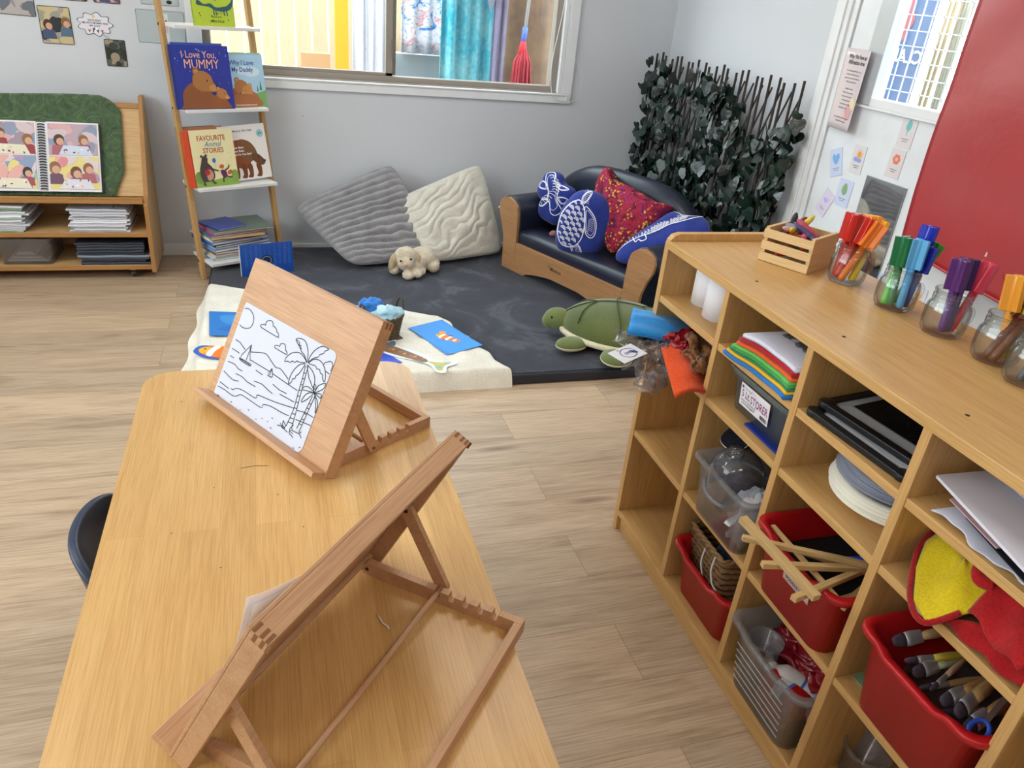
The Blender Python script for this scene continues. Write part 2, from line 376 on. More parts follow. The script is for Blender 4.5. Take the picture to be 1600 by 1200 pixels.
# unseen ceiling panels and lamps added as fill light, all above the picture
FILL_LAMP = bpy.data.materials.new('fill_diffuser'); FILL_LAMP.use_nodes = True; _p = FILL_LAMP.node_tree.nodes['Principled BSDF']; _p.inputs['Emission Color'].default_value = (1, .96, .9, 1); _p.inputs['Emission Strength'].default_value = 4
for x, y in ((-1.6, 2.3), (.7, 2.3), (-1.6, -.6), (.7, -.6)):
    t = thing('ceiling_fill', 'flat white ceiling light panel', 'fill light', (x, y, ZC), group='added ceiling fill panels')
    b = MB(TRIM); b.box(-.62, .62, -.17, -.15, -.04, 0); b.box(-.62, .62, .15, .17, -.04, 0); b.box(-.62, -.6, -.15, .15, -.04, 0); b.box(.6, .62, -.15, .15, -.04, 0); b.build('frame', t)
    MB(FILL_LAMP).box(-.6, .6, -.15, .15, -.03, -.02).build('diffuser', t)
    area('fill_lamp', (x, y, ZC-.045), (0, 0, 0), 1.2, .3, CEIL_FILL_W, (1, .95, .88))
# ---------------------------------------------------------------- outside the back window
GR = MB(flat('#7a746a', .9)); GR.box(-6, 7.5, YW+.2, 9, -.3, -.15); GR.box(XR+.2, 7.5, -3, YW+.2, -.3, -.15); struct(GR.build('ground'))
t = thing('fence', 'pale upright timber fence outside the back window', 'fence', (0, 6.6, -.15))
b = MB(wood('#a8977c', '#8d7a5e', 'Z', name='fence_board', rough=.8))
x = -4.0
while x < 4.5: b.box(x, x+.115, 0, .018, .05, 2.0); x += .125
b.build('board', t)['kind'] = 'stuff'
b = MB(flat('#85745c', .8)); b.box(-4, 4.5, .018, .05, .4, .48); b.box(-4, 4.5, .018, .05, 1.5, 1.58); b.build('rail', t)
tag(MB(flat('#b88a14', .6)).box(-.045, .045, -.03, .03, 0, 2.1).build('post', loc=(.54, 6.0, -.15)), 'yellow upright post outside, left half of the back window', 'post')
tag(MB(flat('#a07c58', .8)).box(-.1, .1, -.08, .08, 0, 1.02).build('timber_bollard', loc=(.36, 6.1, -.15)), 'short tan timber block outside beside the yellow post', 'block')
def drape(name, label, cat, x0, x1, y, z0, z1, mt, folds=5, amp=.03, ph=0, group=None):
    b = MB(mt); b.grid(lambda u, v: (x0+(x1-x0)*u, y+amp*sin(u*folds*2*pi+ph)+amp*.4*sin(u*17+v*3), z0+(z1-z0)*v), 60, 14)
    o = b.build(name, solid=.004); tag(o, label, cat, group); return o
drape('cloth', 'long white cloth hanging outside, left of the window mullion', 'cloth', .61, .90, 5.9, .2, 2.1, fabric('#bfc0c6', '#a6a9b4', 60, var=3), 4)
def quiltmat():
    m, t, p = base('patterned_cloth', .8); v = coords(t, (9, 1, 9)); n = noi(t, v, 1.6, 4, .7, 1.2)
    t.links.new(ramp(t, n.outputs[0], [(.38, lin('#2a5e98')), (.46, lin('#a8b0bc')), (.56, lin('#b4b0b4')), (.62, lin('#a0606e')), (.68, lin('#acacb2'))]), p.inputs['Base Color']); return m
drape('patterned_cloth', 'blue and white patterned cloth hanging outside, right of the window mullion', 'cloth', 0.87, 1.15, 5.4, .965, 2.1, quiltmat(), 3, .015)
tag(MB(flat('#868e92', .8)).box(.84, 1.25, 5.45, 5.6, -.15, .955).build('planter_wall'), 'low grey block outside below the blue patterned cloth', 'block')
drape('beach_towel', 'turquoise striped towel hanging outside the back window', 'towel', 1.06, 1.40, 5.05, .3, 2.1, fabric('#1a94a8', '#8ab8bc', 40, var=5), 4, .025)
b = MB(flat('#787b88', .7)); dp = [(-.16, .22), (-.10, .17), (-.02, .12), (.06, .02), (.10, -.10), (.13, -.02), (.22, .05), (.15, .08), (.10, .16), (.02, .24), (-.10, .28)]
b.prism([(p[0], p[1]) for p in dp], -.004, .004, M=TR(1.265, 4.96, 1.34, rx=radians(90), s=.75)); tag(b.build('dolphin_cutout'), 'grey dolphin cutout outside in front of the turquoise towel', 'cutout')
drape('lilac_cloth', 'thin lilac cloth strip hanging outside beside the turquoise towel', 'cloth', 1.375, 1.46, 5.0, .3, 2.1, fabric('#8a8098', '#786f88', 60), 2, .02)
drape('tan_tarpaulin', 'crumpled tan cloth hanging outside behind the red mop', 'cloth', 1.46, 2.7, 5.15, .2, 2.1, fabric('#937a5e', '#786052', 20, var=4, bs=.6), 3, .05)
t = thing('mop', 'red string mop on a white pole hanging outside the right window pane', 'mop', (1.555, 4.9, 0))
MB(flat('#f0ece4', .5)).cyl((0, 0, 1.19), (.05, 0, 2.2), .011, m=flat('#b0aea8')).build('handle', t)
b = MB(flat('#5a78c8')); b.cyl((-.005, 0, 1.12), (0, 0, 1.20), .017); b.build('collar', t)
b = MB(flat('#d8323c', .6)); b.cyl((-.008, 0, 1.05), (-.005, 0, 1.12), .026, .018); b.build('socket', t)
b = MB(fabric('#b83c48', '#982832', 200)); 
for i in range(46):
    a = i*2.4; r = .05*sqrt((i+.5)/46); b.tube([(r*.35*cos(a), r*.35*sin(a), 1.07), (r*1.1*cos(a), r*.9*sin(a), 1.0), (r*1.35*cos(a)+.004*sin(i), r*1.2*sin(a), .84)], .0065, 5)
b.build('mop_head', t)
# outside the door: mesh fence, bamboo screen, banner
t = thing('mesh_fence', 'white wire mesh fence outside the door glass', 'fence', (3.1, 0, -.15)); b = MB(plas('#b4b8b8', .5))
for i in range(40): b.box(-.003, .003, 1.2+i*.07, 1.2+i*.07+.005, 0, 2.3)
for i in range(34): b.box(-.003, .003, 1.2, 4.0, i*.07, i*.07+.005)
b.build('wire_mesh', t); b = MB(plas('#a4aaac', .4))
for y in (1.2, 2.85, 3.95): b.cyl((0, y, 0), (0, y, 2.4), .022)
b.build('post', t)
t = thing('reed_screen', 'pale reed screen fixed behind the mesh fence outside the door', 'screen', (3.32, 0, -.15)); b = MB(flat('#d9d6c6', .9)); y = 1.0
while y < 3.44: b.cyl((R.uniform(-.01, .01), y, 0), (R.uniform(-.01, .01), y+R.uniform(-.09, .09), 2.0+R.uniform(0, .3)), .011, seg=5, m=flat(R.choice(['#8f8c7e', '#a09e92', '#6c6c60', '#8a7c60']), .9)); y += .024
b.build('reeds', t)['kind'] = 'stuff'
t = thing('banner', 'blue grey banner with pink flower and white lettering outside the door glass', 'banner', (3.22, 3.68, 0)); MB(flat('#5c7298', .7)).box(0, .004, -.26, .36, 1.05, 2.3).build('cloth', t); b = MB(flat('#f0a0a8'))
A = Art(b, frame((-.002, 0.0, 1.44), (0, -1, 0), (0, 0, 1)))
for k in range(8): A.ell(.085*cos(k*pi/4), .085*sin(k*pi/4), .05, .05, '#b06a70')
A.ell(0, 0, .05, .05, '#a04a54'); A.rect(-.02, -.22, .02, -.1, '#e9a0a2'); b.build('flower_print', t)
b = MB(flat('#ffffff')); Mx = frame((-.003, -.05, 1.24), (0, 1, 0), (0, 0, 1)); b.text('CLAR', -.10, 0, .09, flat('#f4f8ff'), Mx, .02); b.text('CRUI', .18, 0, .09, flat('#f4f8ff'), Mx, .02); b.build('lettering', t)
# ================================================================ play table and chair
TZ = .555
def rrect(x0, x1, y0, y1, r, n=6):
    out = []
    for cx, cy, a in ((x1-r, y1-r, 0), (x0+r, y1-r, pi/2), (x0+r, y0+r, pi), (x1-r, y0+r, 1.5*pi)):
        out += [(cx+r*cos(a+k*pi/2/n), cy+r*sin(a+k*pi/2/n)) for k in range(n+1)]
    return out
W_TAB = wood('#e2b777', '#c08e4c', 'Y', (1.3, .058, .16), .33, 1.0, 'beech_block_top', coat=.15)
W_TABX = wood('#d6a668', '#b58446', 'X', None, .45, 1.0)
W_TABZ = wood('#d6a668', '#b58446', 'Z', None, .45, 1.0)
t = thing('play_table', 'long low beech table with rounded corners, holding both easels', 'table', (0, 1.09, 0))
b = MB(W_TAB); b.prism(rrect(-.296, .300, -.66, .598, .062), TZ-.022, TZ); b.build('tabletop', t, bev=.003)
b = MB(W_TABX); b.box(-.26, .264, .54, .558, TZ-.085, TZ-.022); b.box(-.26, .264, -.62, -.602, TZ-.085, TZ-.022); b.box(-.26, -.242, -.62, .558, TZ-.085, TZ-.022); b.box(.246, .264, -.62, .558, TZ-.085, TZ-.022); b.build('apron', t)
for x in (-.245, .249):
    for y in (-.605, .543): MB(W_TABZ).box(x-.024, x+.024, y-.024, y+.024, 0, TZ-.022).build('leg', t, bev=.004)
b = MB(flat('#4b4a3e', .8)); A = Art(b, TR(0, 0, TZ), z=.0001)
for x, y, s in ((-.062, -.29, 1), (-.055, -.275, .8), (-.07, -.31, 1.2), (-.045, -.262, .6), (-.02, .08, .5), (-.19, .0, .5), (-.13, .12, .4), (.02, -.02, .5), (-.21, .45, .7), (.07, .20, .5), (-.11, -.1, .5)): A.ell(x, y, .0022*s, .0035*s, '#3f4a40', R.random()*3)
A.line([(-.085, .175), (-.06, .18), (-.035, .176)], .0012, '#4a3322'); b.build('scuff_marks', t)
NAVY = plas('#25324a', .38)
t = thing('childs_chair', 'dark navy plastic chair tucked under the left side of the table', 'chair', (-.238, 1.155, 0), (0, 0, radians(90)))
# local frame: +y = backrest side (world -x)
def backrest():
    b = MB(NAVY)
    def f(u, v):
        a = (u-.5)*2.35; hw = .132; z = .305+v*.235-.05*(2*u-1)**4*v; bul = .105*cos(a)-.04
        return (hw*sin(a)/sin(1.175), .0+bul*1.0+.045*v, z)
    b.grid(f, 25, 10); return b
backrest().build('backrest', t, solid=.016, bev=.004)
b = MB(NAVY)
def f(u, v):
    x = (u-.5)*.31; y = -.27+v*.30; return (x*(1-.12*v), y, .30-.012*cos(x*9)+.02*(1-v)**4*-1)
b.grid(f, 14, 12); b.build('seat', t, solid=.012, bev=.003)
b = MB(NAVY)
for x in (-.10, .10): b.tube([(x, -.02, .295), (x*1.02, .045, .31), (x*1.05, .06, .36)], .012, 8)
b.build('back_support', t)
for x in (-.12, .12):
    for y, y2 in ((-.22, -.25), (.0, .04)): MB(plas('#8f959b', .25, .9)).cyl((x, y, .295), (x*1.15, y2, 0), .010).build('leg', t)
tag(MB(flat('#f2f0ea', .9)).tube([(.1145, .842, .5565), (.118, .832, .5575), (.121, .822, .5565), (.127, .815, .5562), (.128, .809, .5562)], .0011, 5).build('thread'), 'short snipped white thread lying on the table beneath the near easel', 'thread')
# ================================================================ easels
def make_easel(loc, yaw, tilt, label, notch):
    t = thing('table_easel', label, 'easel', (loc[0], loc[1], TZ+.0002), (0, 0, yaw))
    Wd, H, D, L, hb = .4215, .3127, .0283, .290, .024
    o = Vector((0, 0, D*cos(tilt))); s = Vector((0, cos(tilt), sin(tilt)))
    M = frame(o, (1, 0, 0), s)   # z of M faces the viewer side; depth goes to -z
    b = MB(W_EASEL('X')); b.box(-Wd/2, Wd/2, .0, H, -.005, 0, W_EASEL('X'), M); b.build('drawing_board', t, bev=.001)
    b = MB(W_EASEL('X'))
    b.box(-Wd/2, Wd/2, H-.013, H, -D, -.005, W_EASEL('X'), M); b.build('top_rail', t, bev=.001)
    b = MB(W_EASEL('X')); b.box(-Wd/2+.013, Wd/2-.013, 0, .013, -.013, -.005, W_EASEL('X'), M); b.build('bottom_rail', t, bev=.001)
    for sg in (-1, 1):
        q = MB(W_EASEL('Y')); x0, x1 = sorted((sg*Wd/2, sg*(Wd/2-.013))); fr = frame(o, s, Vector((-1, 0, 0)))
        q.box(0, H-.013, -x1, -x0, -D, -.005, W_EASEL('X'), fr); q.build('side_rail', t, bev=.001)
    for sg in (-1, 1):
        e = MB(flat('#8a5c38', .6))
        for d in (.0078, .0172, .0245):
            e.box(*sorted((sg*(Wd/2-.0129), sg*(Wd/2-.0003))), H, H+.0002, -d-.0022, -d+.0022, None, M)
            e.box(*sorted((sg*Wd/2, sg*(Wd/2+.0002))), H-.0129, H-.0004, -d-.0022-.0045, -d+.0022-.0045, None, M)
        e.build('finger_joint', t)
    b = MB(W_EASEL('X')); b.box(-Wd/2-.004, Wd/2-.002, -.001, .0095, 0, .030, None, M); b.build('ledge', t, bev=.0015)
    # base frame with notched rails
    for sg in (-1, 1):
        q = MB(W_EASEL('X')); pr = [(.012, 0), (L, 0), (L, hb)]
        for k in range(4, -1, -1):
            y = notch+.0245*k; pr += [(y+.0052, hb), (y+.0048, hb-.010), (y+.002, hb-.0125), (y-.002, hb-.0125), (y-.0048, hb-.010), (y-.0052, hb)]
        pr += [(.02, hb), (.012, hb-.008)]
        x0 = sg*.178-.006; q.prism(pr, x0, x0+.012, W_EASEL('X'), M=Matrix(((0, 0, 1, 0), (1, 0, 0, 0), (0, 1, 0, 0), (0, 0, 0, 1)))); q.build('notched_rail', t, bev=.0008)
    MB(W_EASEL('X')).box(-.172, .172, L-.0125, L, 0, hb).build('back_rail', t, bev=.001)
    # rod and struts
    rodp = Vector((0, notch, hb-.006)); top = o+s*.150; top = Vector((0, top.y+sin(tilt)*.014, top.z-cos(tilt)*.014))
    b = MB(W_EASEL('X')); b.cyl((-.196, rodp.y, rodp.z), (.196, rodp.y, rodp.z), .0046, seg=10); b.build('dowel', t)
    for sg in (-1, 1):
        d = (rodp-top).normalized(); pz = Vector((1, 0, 0)).cross(d); q = MB(W_EASEL('X')); Ls = (rodp-top).length
        fr = frame((sg*.1915-.0045, top.y, top.z), d, pz)
        pf = [(-.009, -.004), (-.004, -.0095), (0, -.0105), (Ls, -.0105), (Ls+.006, -.008), (Ls+.0095, 0), (Ls+.006, .008), (Ls, .0105), (0, .0105), (-.004, .0095), (-.009, .004)]
        q.prism(pf, 0, .009, W_EASEL('X'), M=fr); so = q.build('strut', t, bev=.0008)
        e = MB(plas('#3c3630', .35, .8)); xs = sg*.1915; e.cyl((xs-.006, top.y, top.z), (xs+.006, top.y, top.z), .0035, seg=10); e.cyl((xs-.0055, rodp.y, rodp.z), (xs+.0055, rodp.y, rodp.z), .0030, seg=10, m=flat('#7e5434')); e.build('pivot_pin', t)
        e = MB(plas('#3c3630', .35, .8)); e.cyl((sg*.1715, .022, .012), (sg*.1845, .022, .012), .0032, seg=10); e.build('screw', t)
    return t, M
E1, ME = make_easel((-.0468, 1.3702), -1.0187, 1.1149, 'tilted wooden table easel farther from the camera, with a beach colouring page on it', .128)
E2, ME2 = make_easel((-.0175, .8145), -2.277, 1.096, 'wooden table easel nearest the camera, seen from behind with its notched base open', .148)
for ob in (E1, E2):
    for x in (-.16, .16): pass
PAPER= [[15,931,43,948,81,945,123,917,143,879,147,827,132,785,95,759,52,751,19,762],[248,849,230,859,235,873,256,889,281,892,273,906,280,934,303,954,327,958,345,943,351,922,375,920,397,908,407,889,425,884,436,860,427,847,248,849],[563,744,448,743,435,751,440,768,460,778,483,780,481,801,499,820,523,822,536,806,546,782,569,765,571,749,563,744],[31,606,89,604,165,568],[27,507,121,505],[253,508,473,513],[510,511,682,504],[682,504,783,502],[227,578,297,613,365,642,411,634,475,598,518,582,560,593,616,572,667,547],[212,647,147,501,147,478],[212,647,225,565,254,496],[212,647,211,481],[136,466,267,471,264,451,159,447,136,466],[147,458,264,460],[485,552,469,476,513,479,507,512,485,552],[485,552,487,482],[466,470,511,473],[33,366,109,380,163,362,213,364],[27,257,96,240,156,234,213,256],[35,432,81,431],[154,303,228,313,298,299,394,305],[358,344,442,362,516,348,572,342],[340,449,420,446],[544,423,626,411,698,419],[638,378,730,386,791,391],[24,136,139,131],[159,143,189,148,215,179,290,200,431,206,437,246,545,269,666,298,809,341],[20,86,104,95,192,92,242,110,281,152,379,156,517,160,521,195,594,226,720,237,787,250],[840,339,920,367,1011,368],[856,258,1005,290],[45,-2,72,4],[203,29,222,31],[320,17,332,15],[398,67,416,66],[502,33,513,34],[553,73,563,74],[617,81,626,83],[643,136,659,137],[660,45,678,48],[774,776,732,827,695,844,660,876,605,921,657,953,704,941,743,890,764,830,774,776],[605,921,648,910,648,888,671,893,670,870,686,869],[782,786,783,854,809,930,856,989,902,1001,916,989,888,957,888,936,855,905,855,884,816,846,782,786],[763,773,706,745,685,746,672,722,644,721,628,698,602,695,575,679,583,735,619,791,678,825,729,812,772,780],[766,763,720,729,688,662,674,590,681,508,704,549,700,571,722,588,720,615,740,647,765,753],[786,782,830,847,893,856,943,814,974,748,977,706,949,734,944,759,919,759,903,785,876,777,856,794,793,780],[787,764,845,739,891,689,909,616,923,596,887,617,862,645,842,661,783,758],[772,746,785,630,794,494,807,347,803,246,795,150],[797,760,808,614,821,482,834,335,843,243,848,162],[776,681,799,685],[782,628,805,632],[788,568,811,574],[790,517,816,521],[795,459,823,466],[800,402,831,409],[804,345,836,351],[809,289,840,294],[804,241,840,251],[801,196,843,208],[931,573,874,589,834,576,817,536,871,553,931,573],[931,573,942,648,983,696,1014,696,987,640,932,571],[929,569,877,535,852,479,851,429,893,489,929,569],[935,569,982,592,1014,581,1025,557,979,560,935,569],[933,566,978,519,1009,469,1004,412,978,477,933,566],[933,575,927,626,907,642,907,601,930,575],[925,535,915,426,904,308,892,190],[945,540,937,426,930,297,922,175],[917,462,943,464],[913,411,939,413],[908,352,936,356],[901,293,932,299],[895,241,925,246],[718,110,753,123,781,112],[753,180,764,137,791,126],[756,181,790,153,787,116],[738,142,779,118,829,108],[857,203,836,154,844,110],[861,170,846,126,879,129],[845,107,877,104,889,91],[945,189,923,166,940,161],[861,149,932,161,962,139],[920,842,926,866,942,881,964,901,986,898,1004,873,1011,823],[957,800,1017,796],[981,63,971,49],[920,15,932,15]]
def easel_world(E, M): return Matrix.Translation(E.location) @ Euler(E.rotation_euler).to_matrix().to_4x4() @ M
PW = easel_world(E1, ME); PX0, PX1, PY0, PY1 = -.189, .129, .0100, .2195
MP = PW @ TR(PX0, PY0, .0006)
wp, hp = PX1-PX0, PY1-PY0
b = MB(flat('#d3d6e4', .6)); ol = [(0, 0)]+[(wp-.016+.016*sin(a), .016-.016*cos(a)) for a in [k*pi/10 for k in range(6)]]+[(wp-.012+.012*cos(a), hp-.012+.012*sin(a)) for a in [k*pi/10 for k in range(6)]]+[(.004, hp), (0, hp-.004)]
b.prism(ol, 0, .0005, M=MP)
t = b.build('colouring_page'); tag(t, 'white colouring page of palm trees, sailboats and sea, on the farther easel', 'drawing')
b = MB(flat('#2e3034', .6))
for k, s in enumerate(PAPER):
    pts = [(s[i]/1000*wp, s[i+1]/1000*hp) for i in range(0, len(s), 2)]
    pts = [(min(max(x, .001), wp-.001), min(max(y, .001), hp-.001)) for x, y in pts]
    if len(pts) > 3: pts = smooth_line(pts, 3)
    b.strip(pts, .0017, None, MP, .0011)
b.build('ink_drawing', t)
# loose sheets in front of the near easel
PW2 = easel_world(E2, ME2)
b = MB(flat('#eceef6', .6))
def pf(u, v):
    x = -.06+.208*u; q = max(0, (x-.02)/.128); return (x, .004+.242*v, .002+.030*q**2*v**2+.0006)
b.grid(pf, 14, 14, None, PW2); tag(b.build('paper_sheet', solid=.0004), 'white paper sheet curling forward on the front of the near easel', 'paper')
b = MB(flat('#e4e7f0', .6)); b.grid(lambda u, v: (lambda p: (p[0]-.006, p[1]-.012, p[2]*.72+.0002))(pf(u, v)), 14, 14, None, PW2); tag(b.build('paper_sheet', solid=.0004), 'second white sheet tucked behind the curling paper on the near easel', 'paper')
# ================================================================ storage shelf unit
SX, SD = .926, .388
T0 = .018; YD = [1.623, 1.332, 1.0405, .753, .467, .178]   # front-to-near edges of each upright (far side)
t = thing('storage_shelf', 'long low beech cubbyhole shelf unit filled with art supplies', 'shelf unit', (SX, 0, 0)); SHELF = t
def upright(y, z1, name):
    b = MB(W_SHELF('Z')); b.box(0, SD, y-T0, y, 0 if name == 'end_panel' else .07, z1); b.build(name, t, bev=.0012)
b = MB(W_SHELF('Z')); pr = [(0, 0), (SD-.01, 0), (SD-.01, .906), (.028, .906), (.012, .901), (.003, .890), (0, .876)]
b.prism(pr, YD[0]-.020, YD[0], M=Matrix(((1, 0, 0, 0), (0, 0, 1, 0), (0, 1, 0, 0), (0, 0, 0, 1)))); b.build('end_panel', t, bev=.003)
YD[0] = 1.623
for y in YD[1:]: upright(y, .868, 'divider')
b = MB(W_SHELF('Y')); b.box(-.002, SD, -.12, YD[0]-.020, .868, .888); b.build('top_board', t, bev=.002)
b = MB(W_SHELF('Y')); b.box(0, SD, -.12, YD[0]-.02, .052, .070); b.box(.012, .030, -.12, YD[0]-.02, 0, .052); b.build('plinth', t, bev=.001)
b = MB(W_SHELF('Y')); b.box(SD-.008, SD-.002, -.12, YD[0]-.02, .07, .868); b.build('back_panel', t)
ys = [(YD[i+1], YD[i]-T0-(.002 if i == 0 else 0)) for i in range(5)]
for i, (a, c) in enumerate(ys):
    for z in (.748, .612, .347):
        b = MB(W_SHELF('Y')); b.box(.002, SD-.01, a, c, z-.017, z); b.build('shelf_board', t, bev=.001)
b = MB(flat('#3a2a1c', .8))
for y in (1.322, 1.033, .744, .458): b.cyl((.067, y, .8878), (.067, y, .8884), .0038, seg=12)
b.build('screw_hole', t)
# ================================================================ things in the cubbyholes
def tub(t, name, x0, x1, y0, y1, h, m, taper=.03, r=.02, rim=.010, dip=0, parent=True, wall=.003):
    """open tapered tub standing at local z=0; x0..x1, y0..y1 measured at the rim"""
    n = 5
    def ring(dx, z, rr, dd=0):
        a0, a1, c0, c1 = x0+dx, x1-dx, y0+dx, y1-dx; pts = rrect(a0, a1, c0, c1, max(rr, .004), n); out = []
        # subdivide long straight runs so that the front rim can dip
        P = []
        for i in range(len(pts)):
            p, q = pts[i], pts[(i+1) % len(pts)]; P.append(p); L = hypot(q[0]-p[0], q[1]-p[1])
            k = 9
            if (i+1) % (n+1) == 0:
                for j in range(1, k): P.append((p[0]+(q[0]-p[0])*j/k, p[1]+(q[1]-p[1])*j/k))
        for x, y in P:
            zz = z
            if dip and dd:
                f = abs(y-(y0+y1)/2)/((y1-y0)/2)
                if f < .55 and x < x0+.03: zz -= dip*min(1, (.55-f)/.08)
            out.append((x, y, zz))
        return out
    b = MB(m)
    rs = [ring(taper, 0, r), ring(taper*.12+rim, h-.014, r, 1), ring(rim, h-.013, r, 1), ring(0, h-.011, r+rim*.4, 1), ring(0, h-.002, r+rim*.4, 1), ring(rim*.25, h, r, 1), ring(rim+wall, h-.002, r, 1), ring(taper+wall, wall, r)]
    b.rings(rs, smooth=True); return b.build(name, t)
RED = plas('#b3151c', .34); CLEARP = clear('clear_plastic', '#eceef0', .16, '#cfd3da', rough=.12); CLEARG = clear('jar_glass', '#fafcfb', .004, rough=.03, fres=1.62, edge=.5)
FILM = clear('plastic_film', '#f0eeee', .08, '#c8c4c4', rough=.16, fres=1.5)
BLACK = plas('#17181b', .4)
def slab(b, x0, x1, y0, y1, z, th, m=None, wave=lambda y: 0, wx=lambda y: 0, n=16, tilt=0, M=None):
    rs = []
    for i in range(n+1):
        y = y0+(y1-y0)*i/n; dz = wave(y); a = x0+wx(y); h = th/2
        rs.append([(a+h, y, z+dz), (x1, y, z+dz+tilt), (x1, y, z+dz+th+tilt), (a+h, y, z+dz+th), (a+h*.3, y, z+dz+th*.85), (a, y, z+dz+h), (a+h*.3, y, z+dz+th*.15)])
    return b.rings(rs, m, M, True)
def crumple(name, pts, seed, amp, m, n=26, label=None, cat=None, parent=None, zmin=None, sag=0, solid=0):
    """crumpled sheet through a bilinear quad of four corners"""
    A_, B_, C_, D_ = [Vector(p) for p in pts]
    def f(u, v):
        p = A_.lerp(B_, u).lerp(D_.lerp(C_, u), v); q = Vector((u*3.2, v*3.2, seed))
        w = sin(pi*u)*sin(pi*v)
        p = p+Vector((mnoise.noise(q*1.5), mnoise.noise(q*1.5+Vector((7, 1, 2))), mnoise.noise(q*2.1+Vector((3, 9, 4)))))*amp*2+Vector((0, 0, sag*w))
        p += Vector((mnoise.noise(q*4), mnoise.noise(q*4+Vector((7, 1, 2))), mnoise.noise(q*4+Vector((3, 9, 4)))))*amp*.8
        if zmin is not None: p.z = max(p.z, zmin)
        return p
    b = MB(m); b.grid(f, n, n); o = b.build(name, parent, solid=solid)
    if label: tag(o, label, cat)
    return o
# --- column 1
PAPERW = flat('#e6e5ea', .7)
for x, y, h, lab in ((1.030, 1.538, .108, 'white paper roll standing at the back of the top left cubby'), (1.012, 1.450, .104, 'white paper roll standing in front, top left cubby, beside the divider')):
    b = MB(PAPERW); rs = []
    for layer in range(2): pass
    N = 90
    def sp(u, v): a = 2*pi*2.6*u+1.2; r = .0450-.0065*u; return (r*cos(a), r*sin(a), h*v)
    b.grid(sp, N, 2); o = b.build('paper_roll', loc=(x, y, .7483), solid=.0006); tag(o, lab, 'paper roll')
BLUEF = fabric('#2a96e0', '#1f7cc4', 220, bs=.25)
b = MB(BLUEF)
qa, qb, qc, qd = Vector((.806, 1.512, .690)), Vector((1.10, 1.45, .634)), Vector((1.14, 1.585, .640)), Vector((.884, 1.652, .690))
def bagf(u, v):
    p = qa.lerp(qb, u).lerp(qd.lerp(qc, u), v); return (p.x, p.y, p.z+.020*sin(pi*v)**.6*(sin(pi*min(u*1.3+.12, 1)))+.003*sin(v*14+u*5))
b.grid(bagf, 24, 16); b.grid(lambda u, v: (lambda p: (p[0], p[1], min(p[2]-.004, .695)-.012*sin(pi*v)))(bagf(u, v)), 24, 16)
o = b.build('fabric_bag', solid=.003); tag(o, 'bright blue folded cloth sticking out of the left cubby over the green turtle', 'cloth')
b = MB(flat('#1e7cc8', .8)); b.strip([(0, 0)]+[(.02*i, .004*sin(i)) for i in range(1, 13)], .0016, None, None, 0, sf=lambda x, y, z: tuple(Vector(bagf(min(x/.26, 1), .42+y*4))+Vector((0, 0, .0028)))); b.build('seam', o)
b = MB(fabric('#e8561c', '#c8400f', 180, bs=.5))
oa, ob_, oc, od = Vector((.880, 1.470, .664)), Vector((.834, 1.292, .628)), Vector((.925, 1.316, .618)), Vector((1.02, 1.480, .662))
b.grid(lambda u, v: (lambda p: (p.x, p.y, p.z+.012*sin(pi*v)+.004*sin(u*13)*v))(oa.lerp(ob_, u).lerp(od.lerp(oc, u), v)), 18, 14); o = b.build('orange_cloth', solid=.009); tag(o, 'orange felt piece hanging over the edge of the left cubby shelf', 'cloth')
crumple('brown_cloth', [(.93, 1.46, .70), (.895, 1.335, .668), (.99, 1.345, .665), (1.03, 1.49, .70)], 3.3, .010, fabric('#8a5a30', '#5d3a1c', 90, bs=.9, var=30), label='crumpled brown fuzzy cloth strip on top of the orange felt', cat='cloth', solid=.006)
crumple('red_foil_bag', [(.895, 1.500, .682), (.915, 1.42, .676), (1.03, 1.44, .69), (1.02, 1.53, .69)], 1.3, .008, plas('#8e1524', .18), label='shiny dark red packet squeezed between the blue cloth and orange felt', cat='packet', solid=.002)
crumple('plastic_bag', [(.806, 1.575, .672), (.780, 1.445, .640), (.93, 1.44, .66), (.955, 1.56, .672)], 5.1, .013, FILM, 34, 'clear crinkled plastic packet with white stickers poking out under the blue cloth', 'plastic bag', solid=.0006)
crumple('plastic_bag', [(.852, 1.505, .650), (.790, 1.372, .600), (.872, 1.385, .612), (.925, 1.50, .655)], 8.4, .014, FILM, 34, 'empty clear plastic bag drooping between the tag card and the orange felt', 'plastic bag', solid=.0006)
crumple('wrapper', [(.85, 1.565, .664), (.845, 1.50, .662), (.93, 1.50, .668), (.93, 1.555, .668)], 2.2, .006, plas('#6a5a5c', .4), label='dark mauve trimming inside the clear packet', cat='trimming', solid=.003)
b = MB(flat('#e4e4ec', .5)); Mt = frame((.733, 1.455, .664), Vector((.025, -.045, -.006)), Vector((.05, .078, .006))); b.box(0, .052, 0, .090, 0, .0012, None, Mt)
A = Art(b, Mt, z=.0013); A.ell(.026, .048, .019, .026, '#2f3f77'); A.ell(.026, .048, .0165, .0235, '#e4e4ec'); A.blob([(.02, .055), (.034, .062), (.036, .074), (.024, .068)], '#2f3f77')
b.text('OVO', 0, 0, .012, flat('#2f3f77'), Mt @ TR(.030, .048, .0018, rz=radians(90)), .04); b.text('bits', 0, 0, .006, flat('#38406a'), Mt @ TR(.008, .03, .0018, rz=radians(90)), .02); tag(b.build('tag_card'), 'white swing tag card with a dark blue oval emblem, by the clear packet', 'tag')
